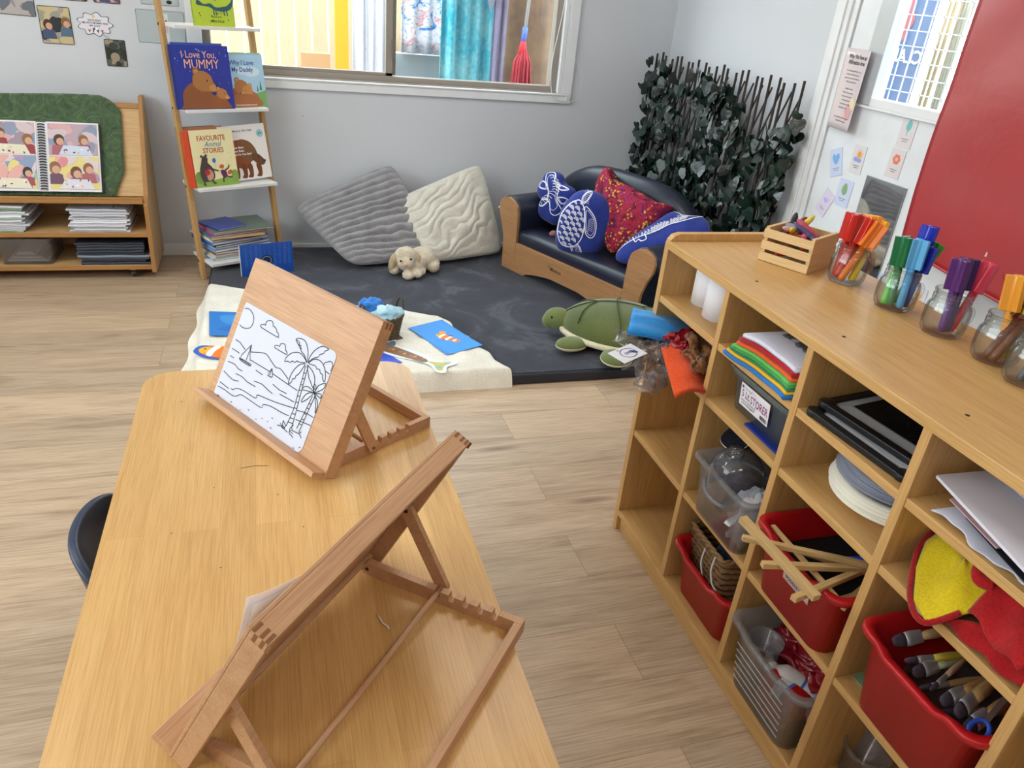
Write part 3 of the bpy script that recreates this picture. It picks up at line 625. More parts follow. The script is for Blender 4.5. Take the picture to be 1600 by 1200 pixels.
# --- column 2 : felt stack
def wv(a, k, p): return lambda y: a*sin((y-1.04)*k+p)+.002*sin((y-1.04)*70+p*3)
cols = [('#2f7fc8', '#1d5f9f', 'bright blue', .934, .010), ('#f6bb1e', '#d49a10', 'yellow', .937, .007), ('#3c8a5a', '#266b42', 'dark green', .938, .007), ('#4fae5e', '#37914a', 'mid green', .936, .007), ('#6cc05a', '#52a342', 'light green', .934, .006), ('#ee6a26', '#d04f12', 'orange', .937, .009), ('#b8232c', '#8f151f', 'red', .936, .011), ('#dcdcea', '#c4c4d6', 'white', .938, .010)]
z = .7482
for i, (h, d, nm, x, th) in enumerate(cols):
    b = MB(fabric(h, d, 400, bs=.2, var=3)); k = i/7
    slab(b, x-.022+.004*k, 1.20, 1.052+.004*k, 1.262-.04*k, z, th, wave=lambda y, i=i: (.0035*i/7)*(1-cos((y-1.05)*30)) + .001*sin(y*60+0*i), wx=lambda y, i=i: .006*sin((y-1.05)*22+i*.12)+.002*i/7, n=26)
    o = b.build('felt_sheet', solid=0); tag(o, nm+' folded felt in the colour stack of the second cubby'+(', topmost of the stack' if i == 7 else ', bottom of the stack' if i == 0 else ''), 'felt', 'folded felt pieces'); z += th-.0004
crumple('plastic_sleeve', [(.985, 1.07, z+.010), (.99, 1.195, z+.008), (1.16, 1.19, z+.010), (1.16, 1.07, z+.012)], 6.6, .0035, clear('grey_film', '#b9b9bc', .3, '#9a9a9c', .1, 1.9), 24, 'crinkled grey plastic sleeve lying on top of the felt stack', 'plastic bag', solid=.0006)
# 5 litre box
t = thing('storage_box', 'small clear lidded tub with a 5 Lt. Storer label', 'storage box', (0, 0, .6178))
tub(t, 'tub_body', .948, 1.20, 1.049, 1.290, .094, clear('smoky_plastic', '#c4cccc', .34, '#98a2a2', .15), taper=.016, r=.03, rim=.006)
b = MB(clear('smoky_plastic', '#c4cccc', .35, '#8d9796', .15)); b.prism(rrect(.944, 1.204, 1.045, 1.294, .03), .0942, .0985); b.build('lid', t, bev=.001)
Ml = frame((.9535, 1.226, .026), (.005, -1, 0), (-.10, 0, 1)); b = MB(flat('#e8e6ee', .4)); b.box(0, .106, 0, .053, 0, .0006, None, Ml)
A = Art(b, Ml, z=.0008); A.text('5 Lt.', .021, .022, .024, '#7d1f6a', .012, wide=.72); A.text('STORER', .070, .020, .026, '#8c2a74', .012, wide=.68)
A.text('MADE IN AUSTRALIA', .032, .0125, .0055, '#3a3a44', .01); A.text('AUSTRALIAN MADE', .032, .006, .0055, '#3a3a44', .01)
for i in range(12): A.rect(.078+i*.002, .004, .0788+i*.002+(i % 3)*.0003, .0135, '#2c2c34')
A.line([(.046+.016*cos(a)*(1+.12*sin(5*a)), .027+.022*sin(a)*(1+.1*cos(7*a))) for a in [k*pi/12 for k in range(24)]], .0006, '#44444c', True); A.ell(.008, .046, .004, .0035, '#55555f'); A.text('homewares', .03, .044, .006, '#55555f'); b.build('product_label', t)
b = MB(None)
for i in range(7):
    c = R.choice(['#5f8f80', '#8a9a94', '#b0a8a8', '#4d7d6c', '#6f7c88']); b.box(.985+R.uniform(0, .05), 1.03+R.uniform(0, .12), 1.075+i*.028, 1.098+i*.028, .004, .05+R.uniform(0, .03), flat(c))
o = b.build('craft_bits', loc=(0, 0, .6178)); tag(o, 'muted green and grey craft bits inside the small lidded tub', 'craft materials', kind='stuff')
tag(MB(flat('#21358c', .4)).box(.948, 1.17, 1.052, 1.185, .6122, .6172).build('plastic_folder', bev=.0006), 'thin dark blue plastic folder under the small lidded tub', 'folder')
# clear bin 2
t = thing('storage_bin', 'clear plastic bin holding a dome and white stuffing, second column', 'storage bin', (0, 0, .3473)); tub(t, 'tub_body', .898, 1.24, 1.050, 1.276, .148, CLEARP, taper=.022, r=.02, rim=.009)
t = thing('clear_dome', 'round clear plastic dome lid with a knob, in the clear bin', 'dome', (.968, 1.182, .452), (radians(10), radians(-20), 0))
MB(clear('dome_plastic', '#e2e4ea', .08, '#c8ccd6', .05, 1.7, .6)).lathe([(.066, 0), (.069, .004), (.066, .010), (.064, .03), (.058, .058), (.046, .080), (.028, .094), (.012, .099)], 32, cap=(False, True)).build('dome_body', t)
MB(CLEARG).lathe([(.010, .098), (.012, .102), (.018, .110), (.017, .120), (.009, .126)], 20).build('knob', t)
MB(clear('grey_rim', '#c9ccd2', .3, '#b6bac2', .1)).lathe([(.068, -.006), (.074, -.004), (.074, .004), (.068, .006)], 32, cap=(False, False)).build('rim_ring', t)
def lump(b, c, r, seed, amp, m=None, nu=22, nv=14, fr=2.2):
    b.sphere(c, r, nu, nv, m, fn=lambda p: p*(1+amp*mnoise.noise(p.normalized()*fr+Vector((seed, seed*.7, 1)))))
b = MB(fabric('#3c2f40', '#171722', 60, var=18)); lump(b, (.985, 1.185, .425), (.055, .052, .055), 2, .3); lump(b, (1.03, 1.12, .43), (.05, .05, .045), 4, .35, fabric('#23232e', '#0e0e14', 60)); tag(b.build('dark_trimmings'), 'dark mauve yarn and trimmings bundled under the clear dome', 'trimmings', kind='stuff')
b = MB(fabric('#f0f0f2', '#d8d8de', 30, bs=.8, sheen=.5)); lump(b, (.962, 1.103, .405), (.042, .035, .052), 5, .55, fr=3.5); lump(b, (.985, 1.12, .445), (.05, .036, .030), 6, .5, fr=3.5); tag(b.build('stuffing'), 'fluffy white toy stuffing in the clear bin', 'stuffing', kind='stuff')
t = thing('fabric_bootie', 'dark navy bootie shape with cream beaded edge behind the clear dome', 'costume piece', (1.035, 1.272, .520), (radians(0), radians(-32), radians(5)))
ol = smooth_line([(-.05, .03), (-.058, -.005), (-.045, -.032), (-.01, -.034), (.05, -.03), (.09, -.02), (.09, .025), (.04, .034), (-.01, .040)], 5, True)
MB(fabric('#14182a', '#090b14', 120)).prism(ol, 0, .014).build('body', t, bev=.004)
b = MB(flat('#cfc8b4')); b.tube([(x, y, .012) for x, y in ol], .0016, 5, closed=True); b.build('beaded_edge', t)
# red tub 2 with basket
def redbin(name, lab, x0, x1, y0, y1, z, h, dip=.012):
    t = thing(name, lab, 'storage bin', (0, 0, z)); tub(t, 'tub_body', x0, x1, y0, y1, h, RED, taper=.03, r=.028, rim=.012, dip=dip); return t
redbin('storage_bin', 'red plastic tub on the bottom shelf with a wicker basket in it', .918, 1.27, 1.047, 1.308, .0705, .145)
def basket(t, w, d, h, m, m2, rows=9, taper=.016, name='woven_body', seg=64, sq=.9):
    b = MB(m)
    def per(a, grow, z):
        k = 1/max(abs(cos(a)), abs(sin(a))); k = 1+(k-1)*sq
        return ((w/2+grow)*k*cos(a)/(1 if sq else 1), (d/2+grow)*k*sin(a), z)
    for i in range(rows):
        z = h*(i+.5)/rows; g = taper*(i/rows-1)
        pts = [per(2*pi*j/seg, g+.0022*(1 if (j+i) % 2 else -1), z) for j in range(seg)]; b.tube(pts, h/rows*.52, 5, closed=True)
    b.build(name, t); b = MB(m2)
    for k2 in range(2): b.tube([(lambda p: (p[0], p[1], p[2]+.004*sin(j*1.2+k2*pi)))(per(2*pi*j/seg, .001+.003*cos(j*1.2+k2*pi), h)) for j in range(seg)], .0045, 5, closed=True)
    b.build('braided_rim', t)
    b = MB(m); b.box(-w/2+taper, w/2-taper, -d/2+taper, d/2-taper, 0, .004); b.build('basket_base', t)
WICK = wood('#8a6a44', '#4d3520', 'X', rough=.7, name='seagrass'); WICK2 = wood('#a08058', '#5d432a', 'X', rough=.7, name='seagrass_light')
t = thing('wicker_basket', 'small square seagrass basket sitting in the red tub, bottom shelf', 'basket', (1.026, 1.188, .112), (radians(-8), radians(0), radians(-7))); basket(t, .140, .185, .15, WICK, WICK2)
b = MB(plas('#d7dce2', .2)); 
for y0, y1, z1 in ((-.012, .025, .11), (-.065, -.05, .12)): b.tube(smooth_line([(-.078, y0, z1+.03), (-.088, y0-.008, z1), (-.086, y0-.02, z1-.03), (-.080, y1-.05, z1-.04)], 5), .0022, 6)
b.build('cable_tie', t)
b = MB(None); 
for i in range(5): b.tube([(1.018+.024*cos(a)+.006*i, 1.17+.03*sin(a)-.012*i, .262+.01*sin(a*2+i)+.004*i) for a in [k*pi/8 for k in range(16)]], .0018, 5, plas('#aab4c4', .15), closed=True)
o = b.build('bangle', None); tag(o, 'shiny clear plastic rings heaped in the seagrass basket', 'rings', kind='stuff')
b = MB(fabric('#1f3350', '#0d1626', 60, var=14)); lump(b, (1.026, 1.185, .215), (.040, .055, .035), 7, .3); tag(b.build('fabric_scraps'), 'dark blue scraps inside the seagrass basket', 'scraps', kind='stuff')
# --- column 3
def whiteboard(lab, x, y, z, yaw, face, bits):
    t = thing('framed_board', lab, 'board', (x, y, z), (0, radians(-1.2), yaw)); w, h = .30, .235
    b = MB(BLACK); o1 = rrect(0, w, -h/2, h/2, .016, 5); i1 = rrect(.018, w-.018, -h/2+.018, h/2-.018, .006, 5)
    b.rings([[(x, y, 0) for x, y in o1], [(x, y, .012) for x, y in o1], [(x, y, .012) for x, y in i1], [(x, y, .0) for x, y in i1]], smooth=False, closed=True); b.build('frame', t, bev=.0015)
    b = MB(flat(face, .3)); b.box(.016, w-.016, -h/2+.016, h/2-.016, .002, .0085); A = Art(b, TR(0, 0, .0086)); bits(A); b.build('writing_surface', t)
    for sx in (.012, w-.012):
        for sy in (-h/2+.012, h/2-.012): b = MB(BLACK); b.cyl((sx, sy, .001), (sx, sy, .0132), .0155, seg=16); b.build('corner_bumper', t, bev=.002)
def bits1(A): A.line([(.03, .09), (.034, .02), (.03, -.06), (.036, -.095)], .003, '#b9bcc4', sm=3)
def bits2(A):
    A.poly([(.05, -.098), (.27, -.098), (.27, .088), (.052, .082)], '#0d0e10', .35); A.line([(.035, .09), (.05, .085), (.05, -.09)], .004, '#8d8f92')
    for s in ([(.08, .03), (.11, .01), (.09, -.01), (.12, -.02)], [(.09, -.04), (.12, -.05), (.10, -.065)], [(.14, -.03), (.15, -.06), (.13, -.07)], [(.10, .05), (.14, .03), (.15, .05)]): A.line(s, .0012, '#55585c', sm=3)
whiteboard('black rimmed whiteboard, lower of the two boards in the third cubby', .938, .884, .7487, radians(4.5), '#d5d6da', bits1)
whiteboard('black rimmed board with dark scribbled centre, on top of the whiteboard', .966, .886, .7635, radians(7), '#a9abaf', bits2)
PC = (1.082, .886)
for i in range(5):
    b = MB(flat(['#efe9da', '#ece6d6', '#f1ecdf'][i % 3], .8)); z = .6125+i*.0062; dx, dy = [(0, 0), (.003, -.002), (-.002, .003), (.002, 0), (.004, .002)][i]
    b.lathe([(.001, 0), (.078, 0), (.090, .008), (.116, .012), (.1165, .0135), (.089, .0095), (.077, .0015), (.001, .0015)], 48); o = b.build('paper_plate', loc=(PC[0]+dx, PC[1]+dy, z))
    tag(o, 'cream paper plate at the bottom of the plate stack, third cubby', 'paper plate', 'cream paper plates')
WPL = clear('wrapped_plate', '#d5d8e4', .45, '#c3c8da', .12)
for i in range(5):
    b = MB(WPL); b.lathe([(.001, 0), (.070, 0), (.082, .010), (.108, .014), (.1085, .016), (.081, .0125), (.069, .002), (.001, .002)], 40)
    o = b.build('plastic_plate', loc=(PC[0]-.004+.003*(i % 2), PC[1]+.004-.004*i, .650+i*.0068)); tag(o, 'translucent bluish plastic plate on top of the cream paper plates', 'plastic plate', 'translucent plastic plates')
redbin('storage_bin', 'red plastic tub of wooden sticks in the third column', .894, 1.27, .757, 1.018, .3473, .158)
b = MB(flat('#b9a3a4', .6)); Ml = frame((.9075, .905, .438), (0, -1, .0), (-.12, 0, 1)); b.box(0, .078, 0, .020, 0, .0006, None, Ml); A = Art(b, Ml, z=.0008); A.text('PODDLE / UE', .037, .006, .011, '#3b3440', .02, wide=.9); tag(b.build('name_label'), 'small handwritten paper label stuck on the red tub of sticks', 'label')
W_ST = lambda ax='X': wood('#cfae78', '#a07c48', ax, rough=.7, k=2, name='pine_stick')
def stick(p, q, w, h, lab, rot=0):
    p, q = Vector(p), Vector(q); d = q-p; fr = frame(p, d, Vector((-d.y, d.x, 0))); fr = fr @ Euler((rot, 0, 0)).to_matrix().to_4x4()
    b = MB(W_ST()); b.box(0, d.length, -w/2, w/2, -h/2, h/2); o = b.build('wooden_stick', bev=.0008); o.matrix_world = fr; tag(o, lab, 'wooden stick')
stick((.832, .972, .538), (.858, .768, .520), .017, .013, 'broad pale stick lying across the front of the red tub of sticks')
stick((.812, .935, .524), (1.10, .785, .512), .011, .010, 'thin square stick poking out highest at the left of the tub')
stick((.812, .866, .518), (1.06, .825, .500), .012, .011, 'square stick poking out in the middle, dark knot on its end')
stick((.822, .782, .512), (1.05, .845, .494), .012, .011, 'square stick poking out lowest, under the broad stick')
stick((.910, .93, .494), (1.10, .79, .482), .011, .010, 'square stick lying deep inside the red tub, left side')
stick((.93, .775, .478), (1.16, .88, .470), .014, .010, 'short stick lying along the near end inside the red tub')
stick((.925, .80, .462), (1.18, .83, .462), .014, .010, 'lowest stick inside the red tub')
stick((.920, .985, .498), (.918, .775, .496), .010, .006, 'flat thin lath along the inside front of the red tub')
tag(MB(plas('#2547b8', .35)).tube(smooth_line([(1.00, .86, .50), (1.03, .845, .508), (1.05, .83, .50), (1.07, .82, .498)], 4), .009, 8).build('blue_peg'), 'small blue plastic piece among the sticks', 'plastic piece')
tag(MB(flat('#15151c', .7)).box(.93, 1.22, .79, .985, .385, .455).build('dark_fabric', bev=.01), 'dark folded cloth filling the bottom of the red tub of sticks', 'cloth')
t = thing('storage_bin', 'clear ribbed plastic bin on the bottom shelf with glue bottles', 'storage bin', (0, 0, .0705)); tub(t, 'tub_body', .896, 1.26, .757, 1.012, .178, CLEARP, taper=.030, r=.028, rim=.012, dip=.010)
b = MB(clear('rib_plastic', '#f0f2f4', .45, '#dfe2e8', .1))
for k in range(6): z = .030+k*.020; x = .896+.03-.022*z/.178*1.2; b.tube([(x-.002+.0, .80+.004*k*0, z), (x-.002, .965, z)], .0014, 5)
b.build('ribs', t)
t = thing('plastic_cup', 'clear plastic cup standing at the left inside the ribbed bin', 'cup', (.960, .946, .078)); MB(CLEARP).lathe([(.028, 0), (.036, .135), (.0385, .136), (.0385, .139), (.034, .138), (.026, .003)], 32).build('cup_body', t)
def bottle(lab, p, d, body, neck):
    t = thing('glue_bottle', lab, 'bottle', M=frame(p, Vector(d).orthogonal(), Vector(d).cross(Vector(d).orthogonal())))
    b = MB(plas(body, .25)); b.lathe([(.024, 0), (.029, .004), (.030, .02), (.030, .085), (.026, .100), (.014, .112), (.012, .116)], 28); b.build('bottle_body', t)
    b = MB(plas('#e8e8ea', .35)); b.lathe([(.014, .114), (.014, .130), (.010, .133), (.006, .134), (.003, .155), (.001, .156)] if neck == 'cone' else [(.015, .114), (.015, .136), (.013, .138)], 20); b.build('cap', t)
    b = MB(flat('#e6e2e4')); b.lathe([(.0303, .030), (.0303, .052)], 28, flat('#e4e4ec'), cap=(False, False)); b.lathe([(.0303, .052), (.0303, .058)], 28, flat('#4a78c8'), cap=(False, False)); b.build('paper_label', t)
bottle('red glue bottle with white screw cap lying in the ribbed bin', (.962, .905, .150), (.2, -1, .02), '#c5181c', 'cap')
bottle('white glue bottle with pointed nozzle behind the red bottle', (1.03, .815, .140), (-.55, .8, .25), '#e6e4e6', 'cone')
crumple('red_packet', [(1.00, .985, .17), (1.00, .800, .185), (1.07, .80, .235), (1.06, .99, .225)], 9.1, .007, plas('#8f1226', .2), label='dark red packet standing at the back of the ribbed bin', cat='packet', solid=.004)
b = MB(plas('#a81a1c', .4)); lump(b, (.99, .93, .12), (.045, .05, .035), 8, .4); lump(b, (.955, .86, .115), (.03, .05, .035), 9, .4); tag(b.build('red_paint_tubes'), 'heap of small red paint tubes at the bottom of the ribbed bin', 'paint', kind='stuff')
# --- column 4
redbin('storage_bin', 'red plastic tub full of paintbrushes in the fourth column', .897, 1.27, .463, .716, .3507, .166)
tag(MB(flat('#7f9f7c', .7)).box(.962, 1.25, .471, .730, .3472, .3500).build('green_card', bev=.0004), 'sheet of green card under the red paintbrush tub', 'card')
def brush(p, q, r, hc, lab, wide=1.0):
    p, q = Vector(p), Vector(q); d = (q-p); L = d.length; t = thing('paintbrush', lab, 'paintbrush', M=frame(p, d.orthogonal(), d.cross(d.orthogonal())))
    W = Matrix.Diagonal((wide*.95, .62, 1, 1))
    MB(plas('#4c4250', .8)).lathe([(r*.5, .0), (r*.8, .006), (r*.95, .018), (r, .030)], 12, M=W).build('bristles', t)
    MB(plas('#c8ccd2', .3, .6)).lathe([(r, .026), (r*1.08, .036), (r*.95, .062), (r*.9, .064)], 14, M=W).build('ferrule', t)
    MB(wood(hc, '#7c5a34', 'Z', rough=.6, name='brush_handle')).lathe([(r*.9, .062), (r*1.1, .08), (r*1.15, .10), (r*.7, L*.8), (r*.5, L)], 12).build('handle', t)
BR = [((.945, .672, .497), (1.16, .68, .49), .0075, '#c3a070', 1.6), ((.945, .640, .488), (1.17, .64, .46), .006, '#d8c040', 1), ((.950, .622, .478), (1.16, .655, .45), .007, '#b7c49a', 1.7), ((.945, .600, .470), (1.16, .60, .45), .0055, '#b08a5a', 1), ((.948, .585, .482), (1.14, .66, .46), .0045, '#c29b80', 1),
      ((.945, .560, .484), (1.12, .60, .46), .008, '#a98254', 1.5), ((.948, .535, .486), (1.13, .60, .47), .009, '#b9925e', 1.4), ((.950, .515, .476), (1.14, .565, .47), .0075, '#a98254', 1.7), ((.96, .565, .45), (1.15, .53, .45), .006, '#9c7444', 1), ((.965, .50, .455), (1.16, .52, .45), .006, '#c0a070', 1)]
BL = ['wide brush with dark bristles lying farthest along the tub', 'yellow ferruled round brush, second along the tub', 'flat brush with pale green handle', 'thin round brush with tan handle', 'thin brush with pinkish handle leaning left', 'chunky flat brush with brown handle mid tub', 'thickest handled brush with shiny ferrule', 'brush with white tape round its ferrule near the blue scissors', 'small round brush crossing under the others', 'round brush nearest the divider']
for (p, q, r, hc, wd_), lb in zip(BR, BL): brush(p, q, r, hc, lb+', red brush tub' if 'tub' not in lb else lb, wd_)
t = thing('toy_scissors', 'blue handled scissors at the near end of the paintbrush tub', 'scissors', (.957, .502, .490), (0, radians(-20), radians(20)))
b = MB(plas('#2b55c4', .3)); b.tube(ell(0, 0, .017, .011, 0, 18) and [(x, y, 0) for x, y in ell(0, 0, .019, .012, 0, 18)], .0038, 8, closed=True); b.build('finger_loop', t); MB(plas('#b8bcc2', .2, .9)).box(.018, .08, -.004, .004, -.001, .001).build('blade', t)
b = MB(fabric('#4a3a34', '#2a2020', 60, var=30)); lump(b, (1.08, .59, .405), (.13, .10, .040), 3, .25); tag(b.build('brush_heap'), 'dark jumble of more brushes at the bottom of the paintbrush tub', 'paintbrushes', kind='stuff')
t = thing('plastic_cup', 'clear round plastic container on the bottom shelf at the picture edge', 'cup', (1.045, .700, .0705)); MB(CLEARP).lathe([(.034, 0), (.041, .085), (.045, .086), (.045, .094), (.041, .095), (.036, .003)], 32).build('cup_body', t); MB(CLEARP).box(.04, .06, -.008, .008, .086, .090).build('lid_tab', t)
# papers
def board(lab, pts, z0, th, m, name='foam_board', tilt=(0, 0)):
    b = MB(m); x0, y0 = pts[0]; vs = [(x, y, z0+(x-x0)*tilt[0]+(y-y0)*tilt[1]) for x, y in pts]; n = len(pts)
    b.add(vs+[(x, y, z+th) for x, y, z in vs], [tuple(range(n))[::-1], tuple(range(n, 2*n))]+[(i, (i+1) % n, n+(i+1) % n, n+i) for i in range(n)]); tag(b.build(name), lab, 'paper')
board('large stiff white board jutting from the top right cubby', [(.958, .726), (.898, .490), (1.24, .475), (1.26, .716)], .7895, .005, flat('#dcdae6', .5), tilt=(0, .0))
board('pinkish card under the large white board', [(.957, .690), (.932, .58), (1.2, .56), (1.2, .69)], .7735, .002, flat('#c3a2a6', .6), 'card')
board('black card sheet under the large white board', [(.952, .652), (.918, .52), (1.2, .50), (1.2, .65)], .7690, .0015, flat('#1d1e24', .5), 'card')
b = MB(flat('#c6c6d4', .6)); slab(b, .934, 1.2, .478, .690, .7495, .003, wave=lambda y: .010*max(0, (y-.60)/.09)**2*0+.004+.004*sin(y*40), wx=lambda y: .004*sin(y*70)+.003*sin(y*151), n=30); tag(b.build('paper_sheet'), 'crinkled greyish white paper at the bottom of the paper pile', 'paper')
board('small white card peeking out at the back above the big board', [(1.05, .705), (1.03, .60), (1.2, .60), (1.2, .70)], .802, .0015, flat('#cfccd6', .5), 'card', tilt=(.1, 0))
# red and yellow cape
t = thing('dress_up_cape', 'red and yellow satin dress up cape bundled on the middle shelf', 'costume', (0, 0, .612))
YP = [(1.050, .728, .085), (.990, .722, .048), (.950, .690, .026), (.905, .640, .012), (.893, .598, .010), (.930, .580, .040), (.965, .568, .062), (1.00, .575, .085), (1.03, .62, .098), (1.06, .67, .100)]
cx = Vector((.985, .648, .075))
def capef(u, v):
    k = u*len(YP); i = int(k) % len(YP); f = k-int(k); p = Vector(YP[i]).lerp(Vector(YP[(i+1) % len(YP)]), f); q = p.lerp(cx, v); q.z += .004*sin(u*18)*sin(pi*v)+.003*sin(u*7+v*5); return q
b = MB(fabric('#e0c81e', '#b9a012', 260, var=9, bs=.3)); b.grid(capef, 50, 12, cu=True); b.build('yellow_panel', t, solid=.003)
REDF = fabric('#b51a1e', '#7c0d12', 260, var=8, bs=.3)
b = MB(REDF); b.tube([Vector(p)+Vector((-.002, .003, 0)) for p in smooth_line([YP[9]]+YP[0:5]+[YP[5]], 5)], .0048, 8); b.build('red_piping', t)
b = MB(REDF); b.grid(lambda u, v: (lambda p: (p.x-.010*sin(pi*v)*0, p.y, max(p.z+.014*sin(pi*v)+.005*sin(u*15+v*6), .003)))(Vector((.915, .622, .006)).lerp(Vector((1.00, .469, .060)), u).lerp(Vector((.928, .605, .004)).lerp(Vector((.935, .469, .006)), u), v)), 24, 16)
b.grid(lambda u, v: (lambda p: (p.x, p.y, p.z+.022*sin(pi*v)+.006*sin(u*9+v*8)))(Vector((.935, .578, .045)).lerp(Vector((.905, .469, .050)), u).lerp(Vector((1.06, .60, .115)).lerp(Vector((1.06, .469, .105)), u), v)), 24, 18); b.build('red_cloth', t, solid=.004)
b = MB(REDF); b.tube(smooth_line([(.970, .583, .085), (.962, .600, .082), (.975, .615, .092), (1.005, .618, .105), (1.03, .612, .110)], 5), .010, 10); b.build('rolled_hem', t)
# ================================================================ crate and jars on the top board
ZS = .888
Mc = frame((1.142, 1.356, ZS+.0002), (-.457, .889, 0), (.889, .457, 0)); Mc = frame((1.142, 1.356, ZS+.0002), (.889, .457, 0), (-.457, .889, 0))
t = thing('slatted_crate', 'small pine slatted crate of crayons on the shelf top', 'crate', M=Mc); cw, cd, ch = .128, .121, .080
PINE = wood('#e2c28e', '#c49a60', 'Y', rough=.6, name='pine'); PINEX = wood('#d9b582', '#b98c56', 'X', rough=.6, name='pine')
for x0 in (0, cw-.0045):
    for k in range(3): z0 = .001+k*.0275; MB(PINE).box(x0, x0+.0045, -.001, cd+.001, z0, z0+.0195).build('slat', t, bev=.0006)
for y0 in (0, cd-.009): MB(PINEX).box(.0046, cw-.0046, y0, y0+.009, .0, ch).build('end_board', t, bev=.0006)
MB(PINEX).box(.005, cw-.005, .009, cd-.009, .002, .006).build('base_board', t)
def crayon(M, hc, r=.0068, L=.075, lab='', g=None, wrap='#ded8d0', first=[None]):
    t = thing('crayon', lab, 'crayon', M=M, group=g); MB(plas(hc, .5)).lathe([(r*.95, 0), (r, .001), (r, L*.86), (r*.5, L*.98), (r*.3, L)], 12).build('wax_body', t)
    MB(flat(hc, .7)).lathe([(r*1.06, L*.1), (r*1.06, L*.76)], 12, cap=(False, False)).build('paper_wrap', t)
    MB(flat('#1c1c20', .7)).lathe([(r*1.09, L*.14), (r*1.09, L*.17)], 12, cap=(False, False)).build('wrap_stripe', t)
CR = [(.060, .030, .082, 62, 95, '#b5455a', 'rose pink'), (.050, .052, .080, 75, 70, '#4c3d66', 'dark violet'), (.060, .064, .078, 80, 110, '#8a86a6', 'greyish lilac'), (.045, .045, .071, 80, 20, '#c34a66', 'raspberry'), (.068, .068, .082, 38, -40, '#d9c04a', 'mustard yellow'), (.030, .078, .074, 70, 200, '#d8ae3a', 'ochre'),
      (.072, .086, .078, 55, -20, '#7a2f30', 'maroon'), (.062, .092, .073, 80, 150, '#c9a79a', 'skin pink'), (.088, .100, .074, 45, 20, '#1f2026', 'black'), (.085, .050, .070, 85, 60, '#5a2f22', 'brown'), (.040, .095, .060, 88, 120, '#d8581f', 'orange'), (.030, .030, .052, 88, 30, '#9e2d2d', 'brick red'),
      (.060, .060, .040, 88, 75, '#3e7a4a', 'green'), (.045, .075, .022, 88, 160, '#c8402c', 'scarlet'), (.080, .035, .030, 88, 100, '#2d6a50', 'dark green'), (.030, .060, .030, 88, 80, '#e0762c', 'bright orange'), (.025, .045, .052, 88, 92, '#49704a', 'leaf green'), (.022, .08, .050, 88, 85, '#b84a3a', 'coral')]
for x, y, z, el, az, hc, nm in CR:
    x = min(max(x, .045), cw-.045) if el > 60 else x
    y = min(max(y, .045), cd-.045) if el > 60 else y
    Mq = Mc @ TR(x, y, max(z, .014)) @ Euler((0, radians(el), radians(az))).to_matrix().to_4x4() @ TR(0, 0, -.0375)
    crayon(Mq, hc, lab='chunky '+nm+' crayon in the pine crate', g=None)
def jar(cx, cy, lab):
    t = thing('glass_jar', lab, 'jar', (cx, cy, ZS+.0002), (0, 0, .5))
    MB(CLEARG).lathe([(.026, 0), (.033, .002), (.0385, .010), (.0400, .022), (.0400, .046), (.0385, .056), (.0345, .063), (.0325, .067), (.0345, .0685), (.0345, .0705), (.0325, .072), (.0345, .0745), (.0345, .0765), (.0325, .078), (.0325, .083), (.0342, .084), (.0342, .0865), (.0305, .087), (.0300, .066), (.0365, .054), (.0375, .022), (.031, .006), (.01, .005)], 44, sq=.14).build('jar_body', t)
    b = MB(CLEARG); b.tube(smooth_line([(.040, 0, .050), (.052, 0, .050), (.058, 0, .040), (.055, 0, .024), (.042, 0, .018)], 5), .0035, 8, M=TR(rz=radians(-35))); b.build('jar_handle', t); return t
RV, FV = Vector((.945, -.327, 0)), Vector((.327, .945, 0))
def marker(c, br, bf, tr, tf, hc, cap, lab, L=.142, z0=.008, spin=0, wings=3):
    base_ = Vector((c[0], c[1], ZS))+RV*br+FV*bf+Vector((0, 0, z0)); hor = RV*(tr-br)+FV*(tf-bf); d = Vector((hor.x, hor.y, sqrt(max(L*L-hor.length_squared, .001)))).normalized()
    t = thing('marker_pen', lab, 'marker', M=frame(base_, RV.cross(d).cross(d)*-1 if True else RV, d.cross(RV.cross(d).cross(d)*-1)) @ TR(rz=spin))
    MB(plas(hc, .35)).lathe([(.004, 0), (.0072, .002), (.0078, .01), (.0078, L*.6)], 16).build('barrel', t)
    q = MB(plas(cap, .25)); z1, z2 = L*.58, L; q.lathe([(.0088, z1), (.0092, z1+.002), (.0088, z2-.002), (.007, z2)], 16)
    for k in range(wings): q.box(.004, .0185, -.0052, .0052, z1, z2-.001, None, TR(rz=2*pi*k/3+.4))
    q.build('winged_cap', t, bev=.0012)
JC = [(1.212, 1.310), (1.211, 1.158), (1.211, 1.028), (1.216, .910), (1.197, .824)]
JL = ['glass jar of red, orange and yellow markers next to the crate', 'glass jar of green and blue markers', 'glass jar holding purple and pink markers', 'glass jar of brown, orange and olive markers', 'glass jar of grey and black markers cut off by the picture edge']
for c, l in zip(JC, JL): jar(c[0], c[1], l)
J = JC[0]
marker(J, -.020, .012, -.014, .016, '#b82418', '#c4261c', 'upright red marker at the left of the first jar'); marker(J, -.022, -.002, .012, .010, '#bf2a1a', '#c8281c', 'red marker leaning right in the middle of the first jar', spin=.5)
marker(J, -.020, -.020, .040, -.002, '#e8741c', '#f07a1c', 'orange marker leaning across the front of the first jar', spin=1.1); marker(J, -.004, .010, .030, .030, '#f2a01c', '#f5a21c', 'amber marker at the back of the first jar')
marker(J, .006, -.016, .052, .016, '#e9c31e', '#f3b21e', 'yellow marker leaning right in the first jar', spin=.3); marker(J, .018, .004, .044, .030, '#e8c424', '#f0962a', 'marker with yellow barrel and orange cap in the first jar')
J = JC[1]
